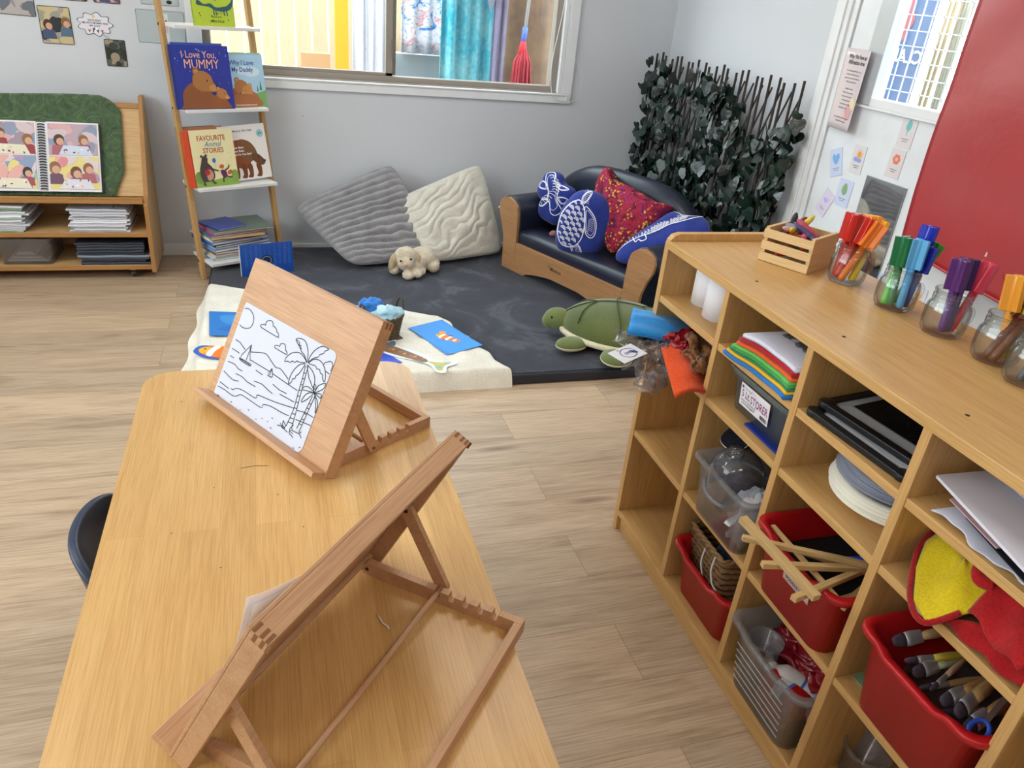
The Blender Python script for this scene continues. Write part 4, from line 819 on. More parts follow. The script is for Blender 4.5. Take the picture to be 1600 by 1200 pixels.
marker(J, -.012, -.012, -.020, .000, '#2f7a46', '#176b3e', 'dark green marker at the left of the second jar', spin=.3); marker(J, .004, -.020, .004, -.012, '#5aa7dc', '#62b0e4', 'light blue marker at the front of the second jar', spin=.9)
marker(J, .016, .000, .030, .012, '#1f2f9a', '#1a2cae', 'tall royal blue marker in the second jar', L=.165); marker(J, .018, -.010, .030, -.006, '#1d2c90', '#1c2a9c', 'shorter royal blue marker at the right of the second jar', L=.130, spin=.6)
marker(J, .006, .010, .056, .014, '#3f9a3a', '#3a8a2e', 'green marker leaning right behind the blue ones', L=.140); marker(J, -.022, -.004, -.002, .022, '#6cc84e', '#1f8a48', 'light green marker leaning back in the second jar', L=.138)
J = JC[2]
marker(J, -.004, -.010, -.010, -.004, '#5a2c78', '#54286c', 'purple marker at the front of the third jar', spin=.2); marker(J, .008, -.006, .006, .004, '#3a2260', '#38205a', 'darker violet marker in the third jar', spin=-.5); marker(J, .014, -.004, .052, .006, '#c42840', '#d43350', 'pinkish red marker leaning right in the third jar', wings=2)
J = JC[3]
marker(J, -.020, -.010, .036, .000, '#6a3420', '#5e2818', 'dark brown marker leaning right in the fourth jar', spin=.8); marker(J, -.014, -.020, .045, -.012, '#7c4426', '#6a321c', 'lighter brown marker leaning right in the fourth jar'); marker(J, .004, -.010, -.004, .016, '#d9943a', '#e0962e', 'tan orange marker standing in the fourth jar', L=.150, spin=.3); marker(J, .016, -.008, .018, .010, '#b8b02a', '#bcb030', 'olive marker standing in the fourth jar', L=.148)
J = JC[4]
marker(J, -.018, -.010, .026, .0, '#4c4f54', '#3c3e44', 'grey marker leaning right in the last jar'); marker(J, .004, -.018, .04, -.006, '#232428', '#1c1c20', 'black marker in the last jar'); marker(J, .012, .006, .030, .02, '#8c9094', '#7c8084', 'light grey marker in the last jar')
# ================================================================ floor mat, rug, sofa, cushions, toys
CU= {'lizard':{'o':[1.473,3.6654,0.415],'x':[0.6002,-0.7999,0.0],'y':[0.2327,0.1746,0.9567],'p':{'out':[[-170,143],[-134,161],[-87,160],[-63,143],[-39,116],[6,104],[30,87],[40,58],[18,21],[2,-20],[-4,-73],[-31,-105],[-79,-100],[-121,-90],[-151,-68],[-157,-30],[-150,-3],[-176,17],[-195,45],[-195,77],[-182,109]],'body':[[-147,144],[-112,155],[-88,138],[-79,111],[-53,101],[-38,66],[-35,22],[-5,-22],[-25,-55],[-54,-46],[-68,-4],[-90,16],[-95,54],[-121,86],[-138,115]],'l1':[[-123,92],[-159,98],[-171,73],[-151,61],[-109,63]],'l2':[[-60,99],[-22,98],[7,88],[-22,76],[-47,83]],'l3':[[-85,11],[-123,9],[-144,-21],[-111,-27],[-84,-1]],'l4':[[-32,36],[4,43],[18,34],[-8,9]]}},'turtlec':{'o':[1.4473,3.4699,0.425],'x':[0.9229,-0.385,0.0],'y':[0.0495,0.1187,0.9917],'p':{'out':[[24,134],[65,139],[114,129],[161,94],[190,56],[205,5],[203,-49],[184,-106],[155,-158],[112,-197],[64,-206],[14,-202],[-38,-181],[-70,-142],[-79,-94],[-75,-57],[-72,-9],[-60,40],[-35,84],[-9,116]],'shell':[[24,90],[48,52],[58,-6],[53,-79],[28,-124],[-7,-137],[-45,-127],[-69,-81],[-69,-33],[-57,22],[-27,67],[1,87]],'head':[[30,94],[36,115],[54,132],[75,134],[69,113],[54,91],[43,81]],'flip':[[49,64],[78,49],[107,11],[116,-30],[112,-66],[95,-80],[72,-65],[61,-30]],'rear':[[5,-136],[23,-128],[40,-120],[59,-151],[66,-181],[57,-200],[30,-185]],'edge':[[202,-2],[204,-25],[199,-50],[194,-81],[190,-75],[195,-38]]}},'redc':{'o':[1.5835,3.3538,0.435],'x':[0.3907,-0.9205,0.0],'y':[0.3777,0.1603,0.9119],'p':{'out':[[-183,233],[-142,221],[-103,189],[-62,183],[58,170],[195,145],[281,150],[293,135],[265,74],[227,9],[176,-49],[140,-110],[95,-143],[50,-150],[-50,-66],[-144,29],[-197,118],[-203,181]]}},'croc':{'o':[1.5986,3.1647,0.355],'x':[0.3907,-0.9205,0.0],'y':[0.6158,0.2614,0.7433],'p':{'out':[[-18,-56],[-19,-14],[-3,35],[30,103],[72,167],[111,243],[145,256],[183,253],[244,266],[281,271],[334,235],[343,184],[292,112],[208,34],[134,-14],[86,-50],[47,-69],[7,-72]],'body':[[-19,-50],[-19,-14],[2,29],[27,67],[48,109],[76,161],[103,205],[121,240],[160,245],[193,239],[261,271],[272,265],[245,225],[212,193],[173,159],[143,121],[101,79],[60,43],[17,-1]],'leg':[[34,48],[73,26],[80,43],[101,40],[116,59],[95,76]]}}}
MH = .055
NAVYV = plas('#232734', .42)
def velvet():
    m, t, p = base('grey_velvet', .85, 0, .2); v = coords(t); n = noi(t, v, 2.6, 5, .65, 1.8); n2 = noi(t, v, 320, 2)
    c = ramp(t, n.outputs[0], [(.3, lin('#34363f')), (.52, lin('#3e4049')), (.60, lin('#52545e')), (.72, lin('#43454f'))])
    t.links.new(c, p.inputs['Base Color']); bump(t, p, n2.outputs[0], .3, .002); p.inputs['Sheen Weight'].default_value = .08; return m
t = thing('floor_mat', 'large dark grey padded floor mat with navy vinyl edges in the corner', 'mat', (0, 0, .0005))
b = MB(NAVYV); b.box(-.31, 2.165, 2.525, 4.158, 0, .046); b.build('vinyl_base', t, bev=.010, seg=3)
b = MB(velvet()); 
def matf(u, v):
    x = -.055+2.21*u; y = 2.537+1.60*v; return (x, y, .0545+.0012*mnoise.noise(Vector((x*5, y*5, 0)))-.006*max(0, 1-min(u, 1-u, v, 1-v)*40)**2)
b.grid(matf, 60, 50); b.prism([(-.055, 2.537), (2.155, 2.537), (2.155, 4.137), (-.055, 4.137)], .046, .0475); b.build('velvet_cover', t)
b = MB(fabric('#2c2f38', '#21242c', 200)); b.box(-.300, -.060, 2.535, 4.148, .046, .0535); b.build('folded_edge', t, bev=.003)
# rug
RUGM = fabric('#f1ede0', '#dcd6c6', 130, rough=1, bs=.9, var=9, sheen=.4)
def rugf(u, v):
    nl, nr, br, bl = Vector((-.375, 2.512)), Vector((.872, 2.510)), Vector((.700, 3.085)), Vector((-.335, 3.565))
    p = nl.lerp(nr, u).lerp(bl.lerp(br, u), v)
    e = .006*mnoise.noise(Vector((u*14, v*14, 2)))
    if v > .9: p.y += (v-.9)*10*(.012*sin(u*17)+.005*sin(u*39))
    if u > .9: p.x += (u-.9)*10*.008*sin(v*23)
    if u < .1: p.x += (.1-u)*10*.008*sin(v*21)
    d = min(p.x+.315, p.y-2.522); z = .075+e
    if d < .022: k = max(0, min(1, (.022-d)/.034)); z = .075-.066*k**1.6+e*.3
    z -= .010*max(0, 1-min(u, 1-u, v, 1-v)*30)**2
    return (p.x, p.y, z)
b = MB(RUGM); b.grid(rugf, 110, 90)
def rb(pts): return pts
b.grid(lambda u, v: (lambda p: (p[0], p[1], max(p[2]-.014, .0015)))(rugf(u, v)), 40, 36)
tag(b.build('fleece_rug'), 'cream fleece rug draped over the front left of the grey mat', 'rug')
def rugtex(o, n, ln=.007, rad=.0009):
    pass
# things on the rug
def card(name, lab, pts, z, colf, cat='card', th=.0012):
    b = MB(flat(colf, .35)); n = len(pts); vs = [(x, y, z) for x, y in pts]+[(x, y, z+th) for x, y in pts]
    b.add(vs, [tuple(range(n))[::-1], tuple(range(n, 2*n))]+[(i, (i+1) % n, n+(i+1) % n, n+i) for i in range(n)]); return b
def clown(A, cx, cy, s, rot):
    def T(p): return (cx+s*(p[0]*cos(rot)-p[1]*sin(rot)), cy+s*(p[0]*sin(rot)+p[1]*cos(rot)))
    def B(pts, c): A.blob([T(p) for p in pts], c)
    B([(-.50, .02), (-.42, .14), (-.2, .22), (.1, .2), (.3, .1), (.42, .2), (.5, .02), (.42, -.16), (.3, -.08), (.1, -.18), (-.2, -.2), (-.42, -.12)], '#ef7f1c')
    B([(-.5, .02), (-.42, .12), (-.34, .12), (-.34, -.1), (-.42, -.11)], '#f6b429')
    B([(-.30, .2), (-.2, .2), (-.22, 0), (-.2, -.19), (-.3, -.16), (-.33, 0)], '#f4f4f2'); B([(.0, .2), (.1, .19), (.08, 0), (.1, -.17), (-.02, -.19), (-.03, 0)], '#f4f4f2'); B([(.27, .1), (.34, .12), (.34, -.1), (.27, -.08)], '#f4f4f2')
    B([(-.15, .21), (.02, .3), (.06, .2)], '#2d4fb0'); B([(-.1, -.19), (.0, -.27), (.04, -.18)], '#d8501a'); A.ell(*T((-.41, .04)), s*.02, s*.02, '#111111')
b = card('picture_card', '', [(.530, 2.945), (.690, 3.022), (.801, 2.742), (.637, 2.672)], .0785, '#2f8ee6')
A = Art(b, frame((.665, 2.845, .0798), (.9, .43, 0), (-.43, .9, 0)), z=.0001); A.rect(-.083, -.150, .083, .150, '#3f9af0'); clown(A, .0, -.02, .115, -1.25); A.ell(.015, .035, .016, .014, '#f4a223')
tag(b.build('picture_card', rot=(0, 0, 0)), 'blue picture card with an orange and white fish, right part of the rug', 'card')
b = card('picture_card', '', [(-.281, 3.190), (-.055, 3.150), (-.045, 2.905), (-.268, 2.942)], .0795, '#2d7fd0')
A = Art(b, TR(0, 0, .0807), z=.0001); A.blob([(-.23, 3.14), (-.14, 3.13), (-.10, 3.07), (-.17, 3.04), (-.22, 3.06)], '#3c92dd'); A.blob([(-.24, 3.0), (-.16, 3.03), (-.09, 2.99), (-.15, 2.95)], '#2a6fc0'); A.line([(-.10, 3.02), (-.07, 3.01)], .006, '#a9b25a')
tag(b.build('picture_card'), 'plain blue sea picture card, left part of the rug', 'card')
def cutout(pts, z, edge, name, lab, cat, art):
    b = MB(flat(edge, .35)); pts = smooth_line(pts, 4, True); n = len(pts)
    b.prism(pts, z, z+.001); A = Art(b, TR(0, 0, z+.001), z=.0001); art(A); tag(b.build(name), lab, cat)
cutout([(-.318, 2.805), (-.29, 2.848), (-.22, 2.828), (-.13, 2.785), (-.075, 2.735), (-.11, 2.692), (-.18, 2.712), (-.25, 2.730), (-.300, 2.765)], .0795, '#3a66c8', 'fish_cutout', 'orange and blue paper fish cutout at the left edge of the rug', 'cutout', lambda A: clown(A, -.195, 2.770, .225, -.40))
cutout([(.36, 2.76), (.40, 2.80), (.455, 2.83), (.455, 2.775), (.53, 2.70), (.58, 2.63), (.625, 2.60), (.66, 2.605), (.655, 2.58), (.615, 2.56), (.600, 2.515), (.565, 2.525), (.55, 2.585), (.50, 2.63), (.42, 2.68)], .0795, '#e8f2f6', 'sea_creature_cutout', 'brown and yellow patterned sea creature paper cutout beside the basket', 'cutout',
       lambda A: (A.blob([(.37, 2.755), (.42, 2.78), (.50, 2.70), (.55, 2.63), (.53, 2.61), (.48, 2.65), (.42, 2.70)], '#8a6a50'), A.blob([(.40, 2.79), (.448, 2.82), (.445, 2.775), (.42, 2.77)], '#5f6f80'), [A.ell(.41+.13*R.random(), 2.745-.12*R.random()*1.0, .007, .004, R.choice(['#c98a5a', '#b46a52', '#d8b060', '#8e4c40']), R.random()*3) for _ in range(0)], [A.ell(.42+i*.0125, 2.745-i*.0125+(i % 2)*.006, .009, .006, ['#c07a58', '#d6a24c', '#9a5a48'][i % 3], i) for i in range(10)], A.blob([(.55, 2.615), (.60, 2.60), (.640, 2.598), (.605, 2.57), (.590, 2.535), (.570, 2.54), (.565, 2.585)], '#c9c36a'), A.ell(.58, 2.56, .012, .008, '#7fb8d0'), A.ell(.62, 2.592, .010, .006, '#86c0dc')))
b = card('picture_card', '', [(.20, 2.78), (.385, 2.745), (.45, 2.62), (.22, 2.60)], .0783, '#2f4fd0'); tag(b.build('picture_card'), 'deep blue card half hidden under the sea creature cutout', 'card')
t = thing('wicker_basket', 'dark brown wicker basket with a loop handle on the rug', 'basket', (.405, 2.885, .076), (0, 0, .35)); basket(t, .17, .17, .10, wood('#6b5a44', '#2e251c', 'X', rough=.7, name='dark_wicker'), wood('#5a4a38', '#2a221a', 'X', rough=.7, name='dark_wicker_rim'), rows=8, taper=.02, sq=0)
b = MB(wood('#4a3c2c', '#221b14', 'X', rough=.7, name='dark_wicker_handle')); 
for sx in (-1, 1): b.tube([(sx*.082+.006*sx*sin(a), .030*cos(a), .092+.062*sin(a)) for a in [k*pi/10 for k in range(11)]], .0042, 7)
b.build('loop_handle', t)
def plush_lump(name, lab, cat, c, r, seed, m, amp=.35): b = MB(m); lump(b, c, r, seed, amp, None, 30, 20, 2.6); tag(b.build(name), lab, cat)
plush_lump('stuffed_sea_toy', 'shiny mid blue soft toy heaped in the dark wicker basket', 'soft toy', (.368, 2.93, .185), (.055, .045, .038), 3, fabric('#3f86d8', '#2d66b4', 120))
plush_lump('pale_cloth', 'pale aqua and white cloth spilling over the dark wicker basket', 'cloth', (.425, 2.88, .175), (.062, .055, .032), 6, fabric('#c8e6ee', '#8fc4dc', 120, var=16))
# ---------------------------------------------------------------- sofa
W_SOFA = lambda ax='X': wood('#b3845a', '#8a5f38', ax, rough=.42, name='sofa_plywood')
SM = Matrix.Translation((1.199, 3.799, MH)) @ Euler((0, 0, radians(-67))).to_matrix().to_4x4()
t = thing('childs_sofa', 'small navy vinyl childrens sofa with curved wooden front', 'sofa', M=SM)
XZ = Matrix(((1, 0, 0, 0), (0, 0, -1, 0), (0, 1, 0, 0), (0, 0, 0, 1)))
def armprof(g=0):
    p = [(.0-g, 0), (.0-g, .09), (-.004-g, .17), (-.026-g, .235), (-.050-g, .285), (-.056-g, .325), (-.045-g, .355), (-.02, .374+g), (.015, .381+g), (.055, .370+g), (.085, .345+g), (.098+g*.6, .305), (.102+g*.6, .22)]
    return smooth_line(p, 4)
MIR = .981
pr = armprof(); pr2 = [(MIR-x, z) for x, z in reversed(pr)]
front = pr+[(.104, .162), (MIR-.104, .155)]+pr2+[(MIR-.184, 0), (MIR-.20, .018), (MIR-.3, .040), (MIR/2, .048), (.3, .040), (.20, .018), (.184, 0)]
# concave outline: build as a strip of vertical slices
b = MB(W_SOFA('X'))
def slice_panel(xs, lo, hi, y0, y1):
    rs = [[(x, y0, lo(x)), (x, y1, lo(x)), (x, y1, hi(x)), (x, y0, hi(x))] for x in xs]; b.rings(rs, smooth=False)
def arm_panel(sgn):
    cx = (lambda x: x) if sgn > 0 else (lambda x: MIR-x)
    P = armprof(); 
    # outer curve is x(z), inner curve is straight: slices by height
    zs = [0, .04, .09, .13, .17, .2, .235, .26, .285, .305, .325, .34, .355, .365, .374, .379]
    def outer(z):
        tab = [(0, 0), (.09, 0), (.17, -.004), (.235, -.026), (.285, -.050), (.325, -.056), (.355, -.045), (.374, -.018), (.381, .012)]
        for (a, xa), (c, xc) in zip(tab, tab[1:]):
            if z <= c: f = (z-a)/(c-a); return xa+(xc-xa)*f
        return .012
    def inner(z):
        if z < .05: return .184 if z < .02 else .150
        tab = [(.05, .104), (.22, .102), (.305, .098), (.345, .085), (.37, .055), (.381, .016)]
        for (a, xa), (c, xc) in zip(tab, tab[1:]):
            if z <= c: f = (z-a)/(c-a); return xa+(xc-xa)*f
        return .016
    zs = sorted(set([k*.381/40 for k in range(41)]))
    rs = []
    for z in zs:
        a, c = cx(outer(z)), cx(max(inner(z), .104) if z < .05 else inner(z)); a, c = min(a, c), max(a, c); rs.append([(a, -.018, z), (c, -.018, z), (c, 0, z), (a, 0, z)])
    b.rings(rs, smooth=False)
arm_panel(1); b.build('arm_front', t, bev=.002); b = MB(W_SOFA('X')); arm_panel(-1); b.build('arm_front', t, bev=.002)
b = MB(W_SOFA('X')); slice_panel([.1045+(MIR-.209)*k/40 for k in range(41)], lambda x: (0 if min(x, MIR-x) < .184 else .048*min(1, ((min(x, MIR-x)-.184)/.20))**.6), lambda x: .158, -.017, -.001); b.build('front_panel', t, bev=.0015)
A = Art(MB(flat('#2a1c12')), frame((.425, -.0172, .095), (1, 0, 0), (0, 0, 1)))
A.text('Minimax', 0, 0, .030, '#2a1c12', .01, wide=.8, shear=.2); A.line([(-.055, .01), (-.05, .028), (-.045, .006)], .003, '#2a1c12'); A.mb.build('printed_emblem', t)
VIN = plas('#1d2334', .36)
def roll(prof, y0, y1, name, rnd=.02):
    q = MB(VIN); n = 6; cx = sum(p[0] for p in prof)/len(prof); cz = sum(p[1] for p in prof)/len(prof); rs = []
    for i in range(n+1): a = pi/2*i/n; k = 1-rnd*(1-sin(a))/.1; rs.append([(cx+(x-cx)*k, y0+rnd*(1-cos(a)), cz+(z-cz)*k) for x, z in prof])
    for i in range(n+1): a = pi/2*(n-i)/n; k = 1-rnd*(1-sin(a))/.1; rs.append([(cx+(x-cx)*k, y1-rnd*(1-cos(a)), cz+(z-cz)*k) for x, z in prof])
    q.rings(rs); return q.build(name, t, bev=0)
ap = armprof(.004)+[(.105, .14), (.105, 0)]
for s_ in (1, -1):
    pp = [(x if s_ > 0 else MIR-x, max(z, .0)) for x, z in ap]
    roll(pp if s_ > 0 else pp[::-1], .001, .44, 'padded_arm', .008)
q = MB(VIN); 
def seatr(x): return [(x, .0, .155), (x, -.006, .185), (x, .0, .210), (x, .02, .222), (x, .08, .226), (x, .30, .220), (x, .30, .1), (x, .0, .1)]
q.rings([seatr(x) for x in (.106, .11, .2, .49, .77, MIR-.11, MIR-.106)]); q.build('seat_cushion', t)
q = MB(VIN); NB = 44; rs = []
for i in range(NB+1):
    x = .004+(MIR-.008)*i/NB; k = abs(2*x/MIR-1); top = .385+.200*(1-k**3.2)**.75; f = max(.35, min(1, (1-k)*14))
    y0, y1 = .305, .425; h = .045*f
    rs.append([(x, y0-.03, .10), (x, y0-.010, .30), (x, y0+.005, top-.075), (x, y0+.012, top-.035), (x, y0+.032, top-.008), (x, (y0+y1)/2+.01, top), (x, y1-.012, top-.010), (x, y1, top-.04), (x, y1, .02), (x, y0+.02, .02)])
q.rings(rs); q.build('padded_back', t)
e = MB(plas('#d8d6d0', .3)); e.cyl((-.052, -.0185, .31), (-.052, -.022, .31), .006, seg=12); e.build('screw_cap', t)
# cushions from outlines
CU['turtlec']['o'] = [1.4473-.020, 3.4699-.028, .426]; CU['redc']['o'] = [1.5835+.032, 3.3538+.013, .435]
def cushion(name, lab, d, th, m, r=.05, cat='cushion', ridge=None, wr=.006, seed=1):
    o, X, Y = Vector(d['o']), d['x'], d['y']; fr = frame(o, X, Y); t = thing(name, lab, cat, M=fr)
    out = smooth_line([(x/1000, y/1000) for x, y in d['p']['out']], 4, True); cx = sum(p[0] for p in out)/len(out); cy = sum(p[1] for p in out)/len(out)
    def H(rr): return th*(1-min(rr, 1)**3.0)**.55
    def hh(x, y):
        a = atan2(y-cy, x-cx); L = hypot(x-cx, y-cy); best = None
        for i in range(len(out)):
            p, q = out[i], out[(i+1) % len(out)]; a1 = atan2(p[1]-cy, p[0]-cx); a2 = atan2(q[1]-cy, q[0]-cx); dd = (a2-a1+pi) % (2*pi)-pi; da = (a-a1+pi) % (2*pi)-pi
            if abs(dd) > 1e-9 and 0 <= da/dd <= 1: f = da/dd; best = hypot(p[0]+(q[0]-p[0])*f-cx, p[1]+(q[1]-p[1])*f-cy); break
        rr = L/(best or 1); return H(rr)+wr*mnoise.noise(Vector((x*16, y*16, seed)))*(1-min(rr, 1)**2)
    n = len(out); NR = 14; vs = []; fs = []
    for side in (1, -1):
        for j in range(NR+1):
            rr = 1-(1-j/NR)**1.6 if True else j/NR
            for i in range(n):
                x = cx+(out[i][0]-cx)*rr; y = cy+(out[i][1]-cy)*rr; z = H(rr)+wr*mnoise.noise(Vector((x*16, y*16, seed)))*(1-rr*rr); vs.append((x, y, side*z))
    for s2 in (0, 1):
        o2 = s2*(NR+1)*n
        for j in range(NR):
            for i in range(n):
                f = (o2+j*n+i, o2+j*n+(i+1) % n, o2+(j+1)*n+(i+1) % n, o2+(j+1)*n+i); fs.append(f[::-1] if s2 == 0 else f)
    b = MB(m); b.add(vs, fs, smooth=True); b.build('cushion_body', t, weld=True)
    return t, hh
def printed(t, hh, name='white_print', col='#e9eaf4'):
    b = MB(flat(col, .8)); sf = lambda x, y, z: (x, y, hh(x, y)+.0022); return b, sf
def dens(pts, k=3, closed=False): return smooth_line([(x/1000, y/1000) for x, y in pts], k, closed)
BLU = fabric('#2b3d92', '#1c2a70', 160, var=10, bs=.2)
t, hh = cushion('printed_cushion', 'blue cushion with white lizard drawing, at the left end of the sofa', CU['lizard'], .060, BLU, seed=2); b, sf = printed(t, hh); P_ = CU['lizard']['p']
for k in ('body', 'l1', 'l2', 'l3', 'l4'):
    q = dens(P_[k], 3, True); b.strip(q, .0045, None, None, 0, sf, True); c0 = (sum(x for x, y in q)/len(q), sum(y for x, y in q)/len(q))
    b.strip([(c0[0]+(x-c0[0])*.72, c0[1]+(y-c0[1])*.8) for x, y in q], .0022, None, None, 0, sf, True)
for i in range(13):
    y = .135-.0135*i; x = -.105+.05*sin(i*.35); b.strip([(x-.022, y), (x-.008, y+.007), (x+.010, y+.004), (x+.024, y-.003)], .0026, None, None, 0, sf)
b.build('white_print', t)
t, hh = cushion('printed_cushion', 'round blue cushion with large white scaly turtle drawing, front of the sofa', CU['turtlec'], .085, BLU, seed=5); b, sf = printed(t, hh); P_ = CU['turtlec']['p']
sh = dens(P_['shell'], 3, True); b.strip(sh, .005, None, None, 0, sf, True); 
def inside(p, poly):
    c = False; n = len(poly)
    for i in range(n):
        x1, y1 = poly[i]; x2, y2 = poly[i-1]
        if (y1 > p[1]) != (y2 > p[1]) and p[0] < (x2-x1)*(p[1]-y1)/(y2-y1)+x1: c = not c
    return c
for r_ in range(9):
    for c_ in range(5):
        x0, y0 = -.06+c_*.029+(.0145 if r_ % 2 else 0), .075-.0255*r_
        for rad in (.013, .0085, .0042):
            q = [(x0+rad*cos(a), y0+rad*1.15*sin(a)) for a in [-.5+k*.45 for k in range(8)]]
            if all(inside(p, sh) for p in q): b.strip(q, .0029, None, None, 0, sf)
for k in ('head', 'flip', 'rear'):
    q = dens(P_[k], 3, True); b.strip(q, .0042, None, None, 0, sf, True); c0 = (sum(x for x, y in q)/len(q), sum(y for x, y in q)/len(q)); b.strip([(c0[0]+(x-c0[0])*.74, c0[1]+(y-c0[1])*.8) for x, y in q], .002, None, None, 0, sf, True)
    for i in range(7):
        f = .6*(i/6-.5); b.strip([(c0[0]-.012, c0[1]+.09*f-.006), (c0[0]+.0, c0[1]+.09*f+.004), (c0[0]+.014, c0[1]+.09*f-.002)], .0016, None, None, 0, sf)
b.build('white_print', t); MB(flat('#e8e6e6')).prism([(-.012, -.214), (.026, -.212), (.022, -.196), (-.014, -.198)], .008, .010).build('care_tag', t)
def redmat():
    m, t, p = base('patterned_red_cotton', .8, 0, .2); v = coords(t); n = noi(t, v, 9, 3, .6, 2.0); vo = nd(t, 'ShaderNodeTexVoronoi'); vo.inputs['Scale'].default_value = 62; t.links.new(v, vo.inputs['Vector'])
    c = ramp(t, n.outputs[0], [(.34, lin('#4a1538')), (.44, lin('#761a3e')), (.52, lin('#9c2434')), (.62, lin('#9a2452')), (.7, lin('#5a1a4a'))])
    n3 = noi(t, v, 16, 2, .5, 1); mask = ramp(t, n3.outputs[0], [(.48, (0, 0, 0, 1)), (.54, (1, 1, 1, 1))])
    d = ramp(t, vo.outputs['Distance'], [(.30, (1, 1, 1, 1)), (.42, (0, 0, 0, 1))]); mm = mix(t, 1, mask, d, 'MULTIPLY')
    cc = mix(t, vo.outputs['Color'], lin('#d98a2e'), lin('#d8b24a')); c = mix(t, mm, c, cc)
    n4 = noi(t, v, 34, 2, .6, 2); c = mix(t, ramp(t, n4.outputs[0], [(.62, (0, 0, 0, 1)), (.68, (.8,)*3+(1,))]), c, lin('#241018'))
    t.links.new(c, p.inputs['Base Color']); bump(t, p, n.outputs[0], .3, .01); return m
t, hh = cushion('patterned_cushion', 'square crimson and gold patterned cushion leaning on the sofa back', CU['redc'], .070, redmat(), seed=9, wr=.012)
t, hh = cushion('printed_cushion', 'long blue cushion with white crocodile drawing, right end of the sofa', CU['croc'], .055, BLU, seed=11); b, sf = printed(t, hh); P_ = CU['croc']['p']
for k in ('body', 'leg'): b.strip(dens(P_[k], 3, k == 'body'), .0048, None, None, 0, sf, k == 'body')
cb = dens(P_['body'], 3, True)
for i in range(20):
    f = i/19; x0 = .01+.20*f; y0 = .0+.225*f
    for rad in (.017, .011, .006):
        q = [(x0+rad*cos(a), y0+rad*sin(a)) for a in [-.9+k*.5 for k in range(7)]]
        if all(inside(p, cb) for p in q): b.strip(q, .0028, None, None, 0, sf)
b.strip([(.20, .225), (.23, .245), (.262, .262)], .0025, None, None, 0, sf); b.strip([(.17, .225), (.21, .236), (.25, .258)], .0025, None, None, 0, sf); b.build('white_print', t)
plush_lump('small_doll', 'tiny pinkish toy peeking out between the two left sofa cushions', 'toy', (1.392, 3.603, .292), (.018, .014, .016), 4, fabric('#b98078', '#8a5248', 100))
# ---------------------------------------------------------------- big fluffy pillows
def pillow(name, lab, cs, th, m, fn, seed):
    A_, B_, C_, D_ = [Vector(c) for c in cs]; t = thing(name, lab, 'pillow', (A_+B_+C_+D_)/4); o = (A_+B_+C_+D_)/4
    nrm = ((B_-A_).cross(D_-A_)).normalized(); 
    if nrm.dot(Vector((0, -1, .4))) < 0: nrm = -nrm
    def f(u, v, s):
        p = A_.lerp(B_, u).lerp(D_.lerp(C_, u), v); e = (max(0, 1-abs(2*u-1)**2.6)*max(0, 1-abs(2*v-1)**2.6))**.42
        cr = (abs(2*u-1)*abs(2*v-1))**7*.08; p = p.lerp(o, cr); h = th*e*(.75+.25*mnoise.noise(Vector((u*2, v*2, seed))))+fn(u, v)*min(1, e*1.15)**1.6
        q = p+nrm*(s*h if s > 0 else -th*.8*e); q.y = min(q.y, YW-.004-.0*e); q.z = max(q.z, MH+.002); return q-o
    b = MB(m); N = 120; b.grid(lambda u, v: f(u, v, 1), N, N); b.grid(lambda u, v: f(1-u, v, -1), 30, 30); b.build('pillow_body', t); return t
def g1(u, v):
    w = mnoise.noise(Vector((u*3.5, v*3, 1)))*.6+mnoise.noise(Vector((u*9, v*7, 4)))*.28; k = v*13.5+w*min(1, v*1.6)+.9*max(0, v-.55)*sin(u*5); return .028*(abs(cos(pi*k))**.6)-.012+.0015*mnoise.noise(Vector((u*80, v*80, 0)))
def g2(u, v):
    w = mnoise.noise(Vector((u*3, v*3, 8)))*1.1+.25*mnoise.noise(Vector((u*9, v*9, 3))); k = (v*.8+u*.35)*11+w*1.5; amp = .6+.6*mnoise.noise(Vector((u*4, v*5, 2))); return .015*amp*(abs(cos(pi*k))**.6)-.004+.006*mnoise.noise(Vector((u*7, v*9, 6)))+.0012*mnoise.noise(Vector((u*80, v*80, 0)))
FUR1 = fabric('#a3a1a3', '#7c7b80', 240, rough=1, bs=.6, var=14, sheen=.5); FUR2 = fabric('#e2ded2', '#c9c4b6', 240, rough=1, bs=.6, var=14, sheen=.5)
pillow('fluffy_pillow', 'big grey ribbed fluffy pillow leaning on the back wall', [(.100, 4.08, .285), (.628, 4.10, .530), (.86, 3.86, .080), (.372, 3.745, .075)], .085, FUR1, g1, 3)
pillow('fluffy_pillow', 'big cream wrinkled fluffy pillow leaning next to the grey one', [(.602, 4.00, .345), (1.110, 4.09, .545), (1.240, 3.94, .080), (.800, 3.79, .075)], .078, FUR2, g2, 5)
# ---------------------------------------------------------------- plush dog and turtle
def fused(name, parent, m, parts, vox=.005, fuzz=.0):
    b = MB(m)
    for p in parts: b.sphere(p[0], p[1], 18, 12, rot=p[2] if len(p) > 2 else None)
    o = b.build(name, parent); q = o.modifiers.new('remesh', 'REMESH'); q.mode = 'VOXEL'; q.voxel_size = vox; q.use_smooth_shade = True
    q = o.modifiers.new('smooth', 'SMOOTH'); q.iterations = 6
    if fuzz:
        tx = bpy.data.textures.new('fuzz', 'CLOUDS'); tx.noise_scale = .012; q = o.modifiers.new('fuzz', 'DISPLACE'); q.texture = tx; q.strength = fuzz; q.mid_level = .5
    return o
DOGM = fabric('#ddd0b8', '#bfae94', 200, rough=1, bs=.9, var=30, sheen=.5)
t = thing('plush_dog', 'cream curly plush puppy lying in front of the two big pillows', 'soft toy', (.640, 3.700, MH+.001), (0, 0, radians(-9)))
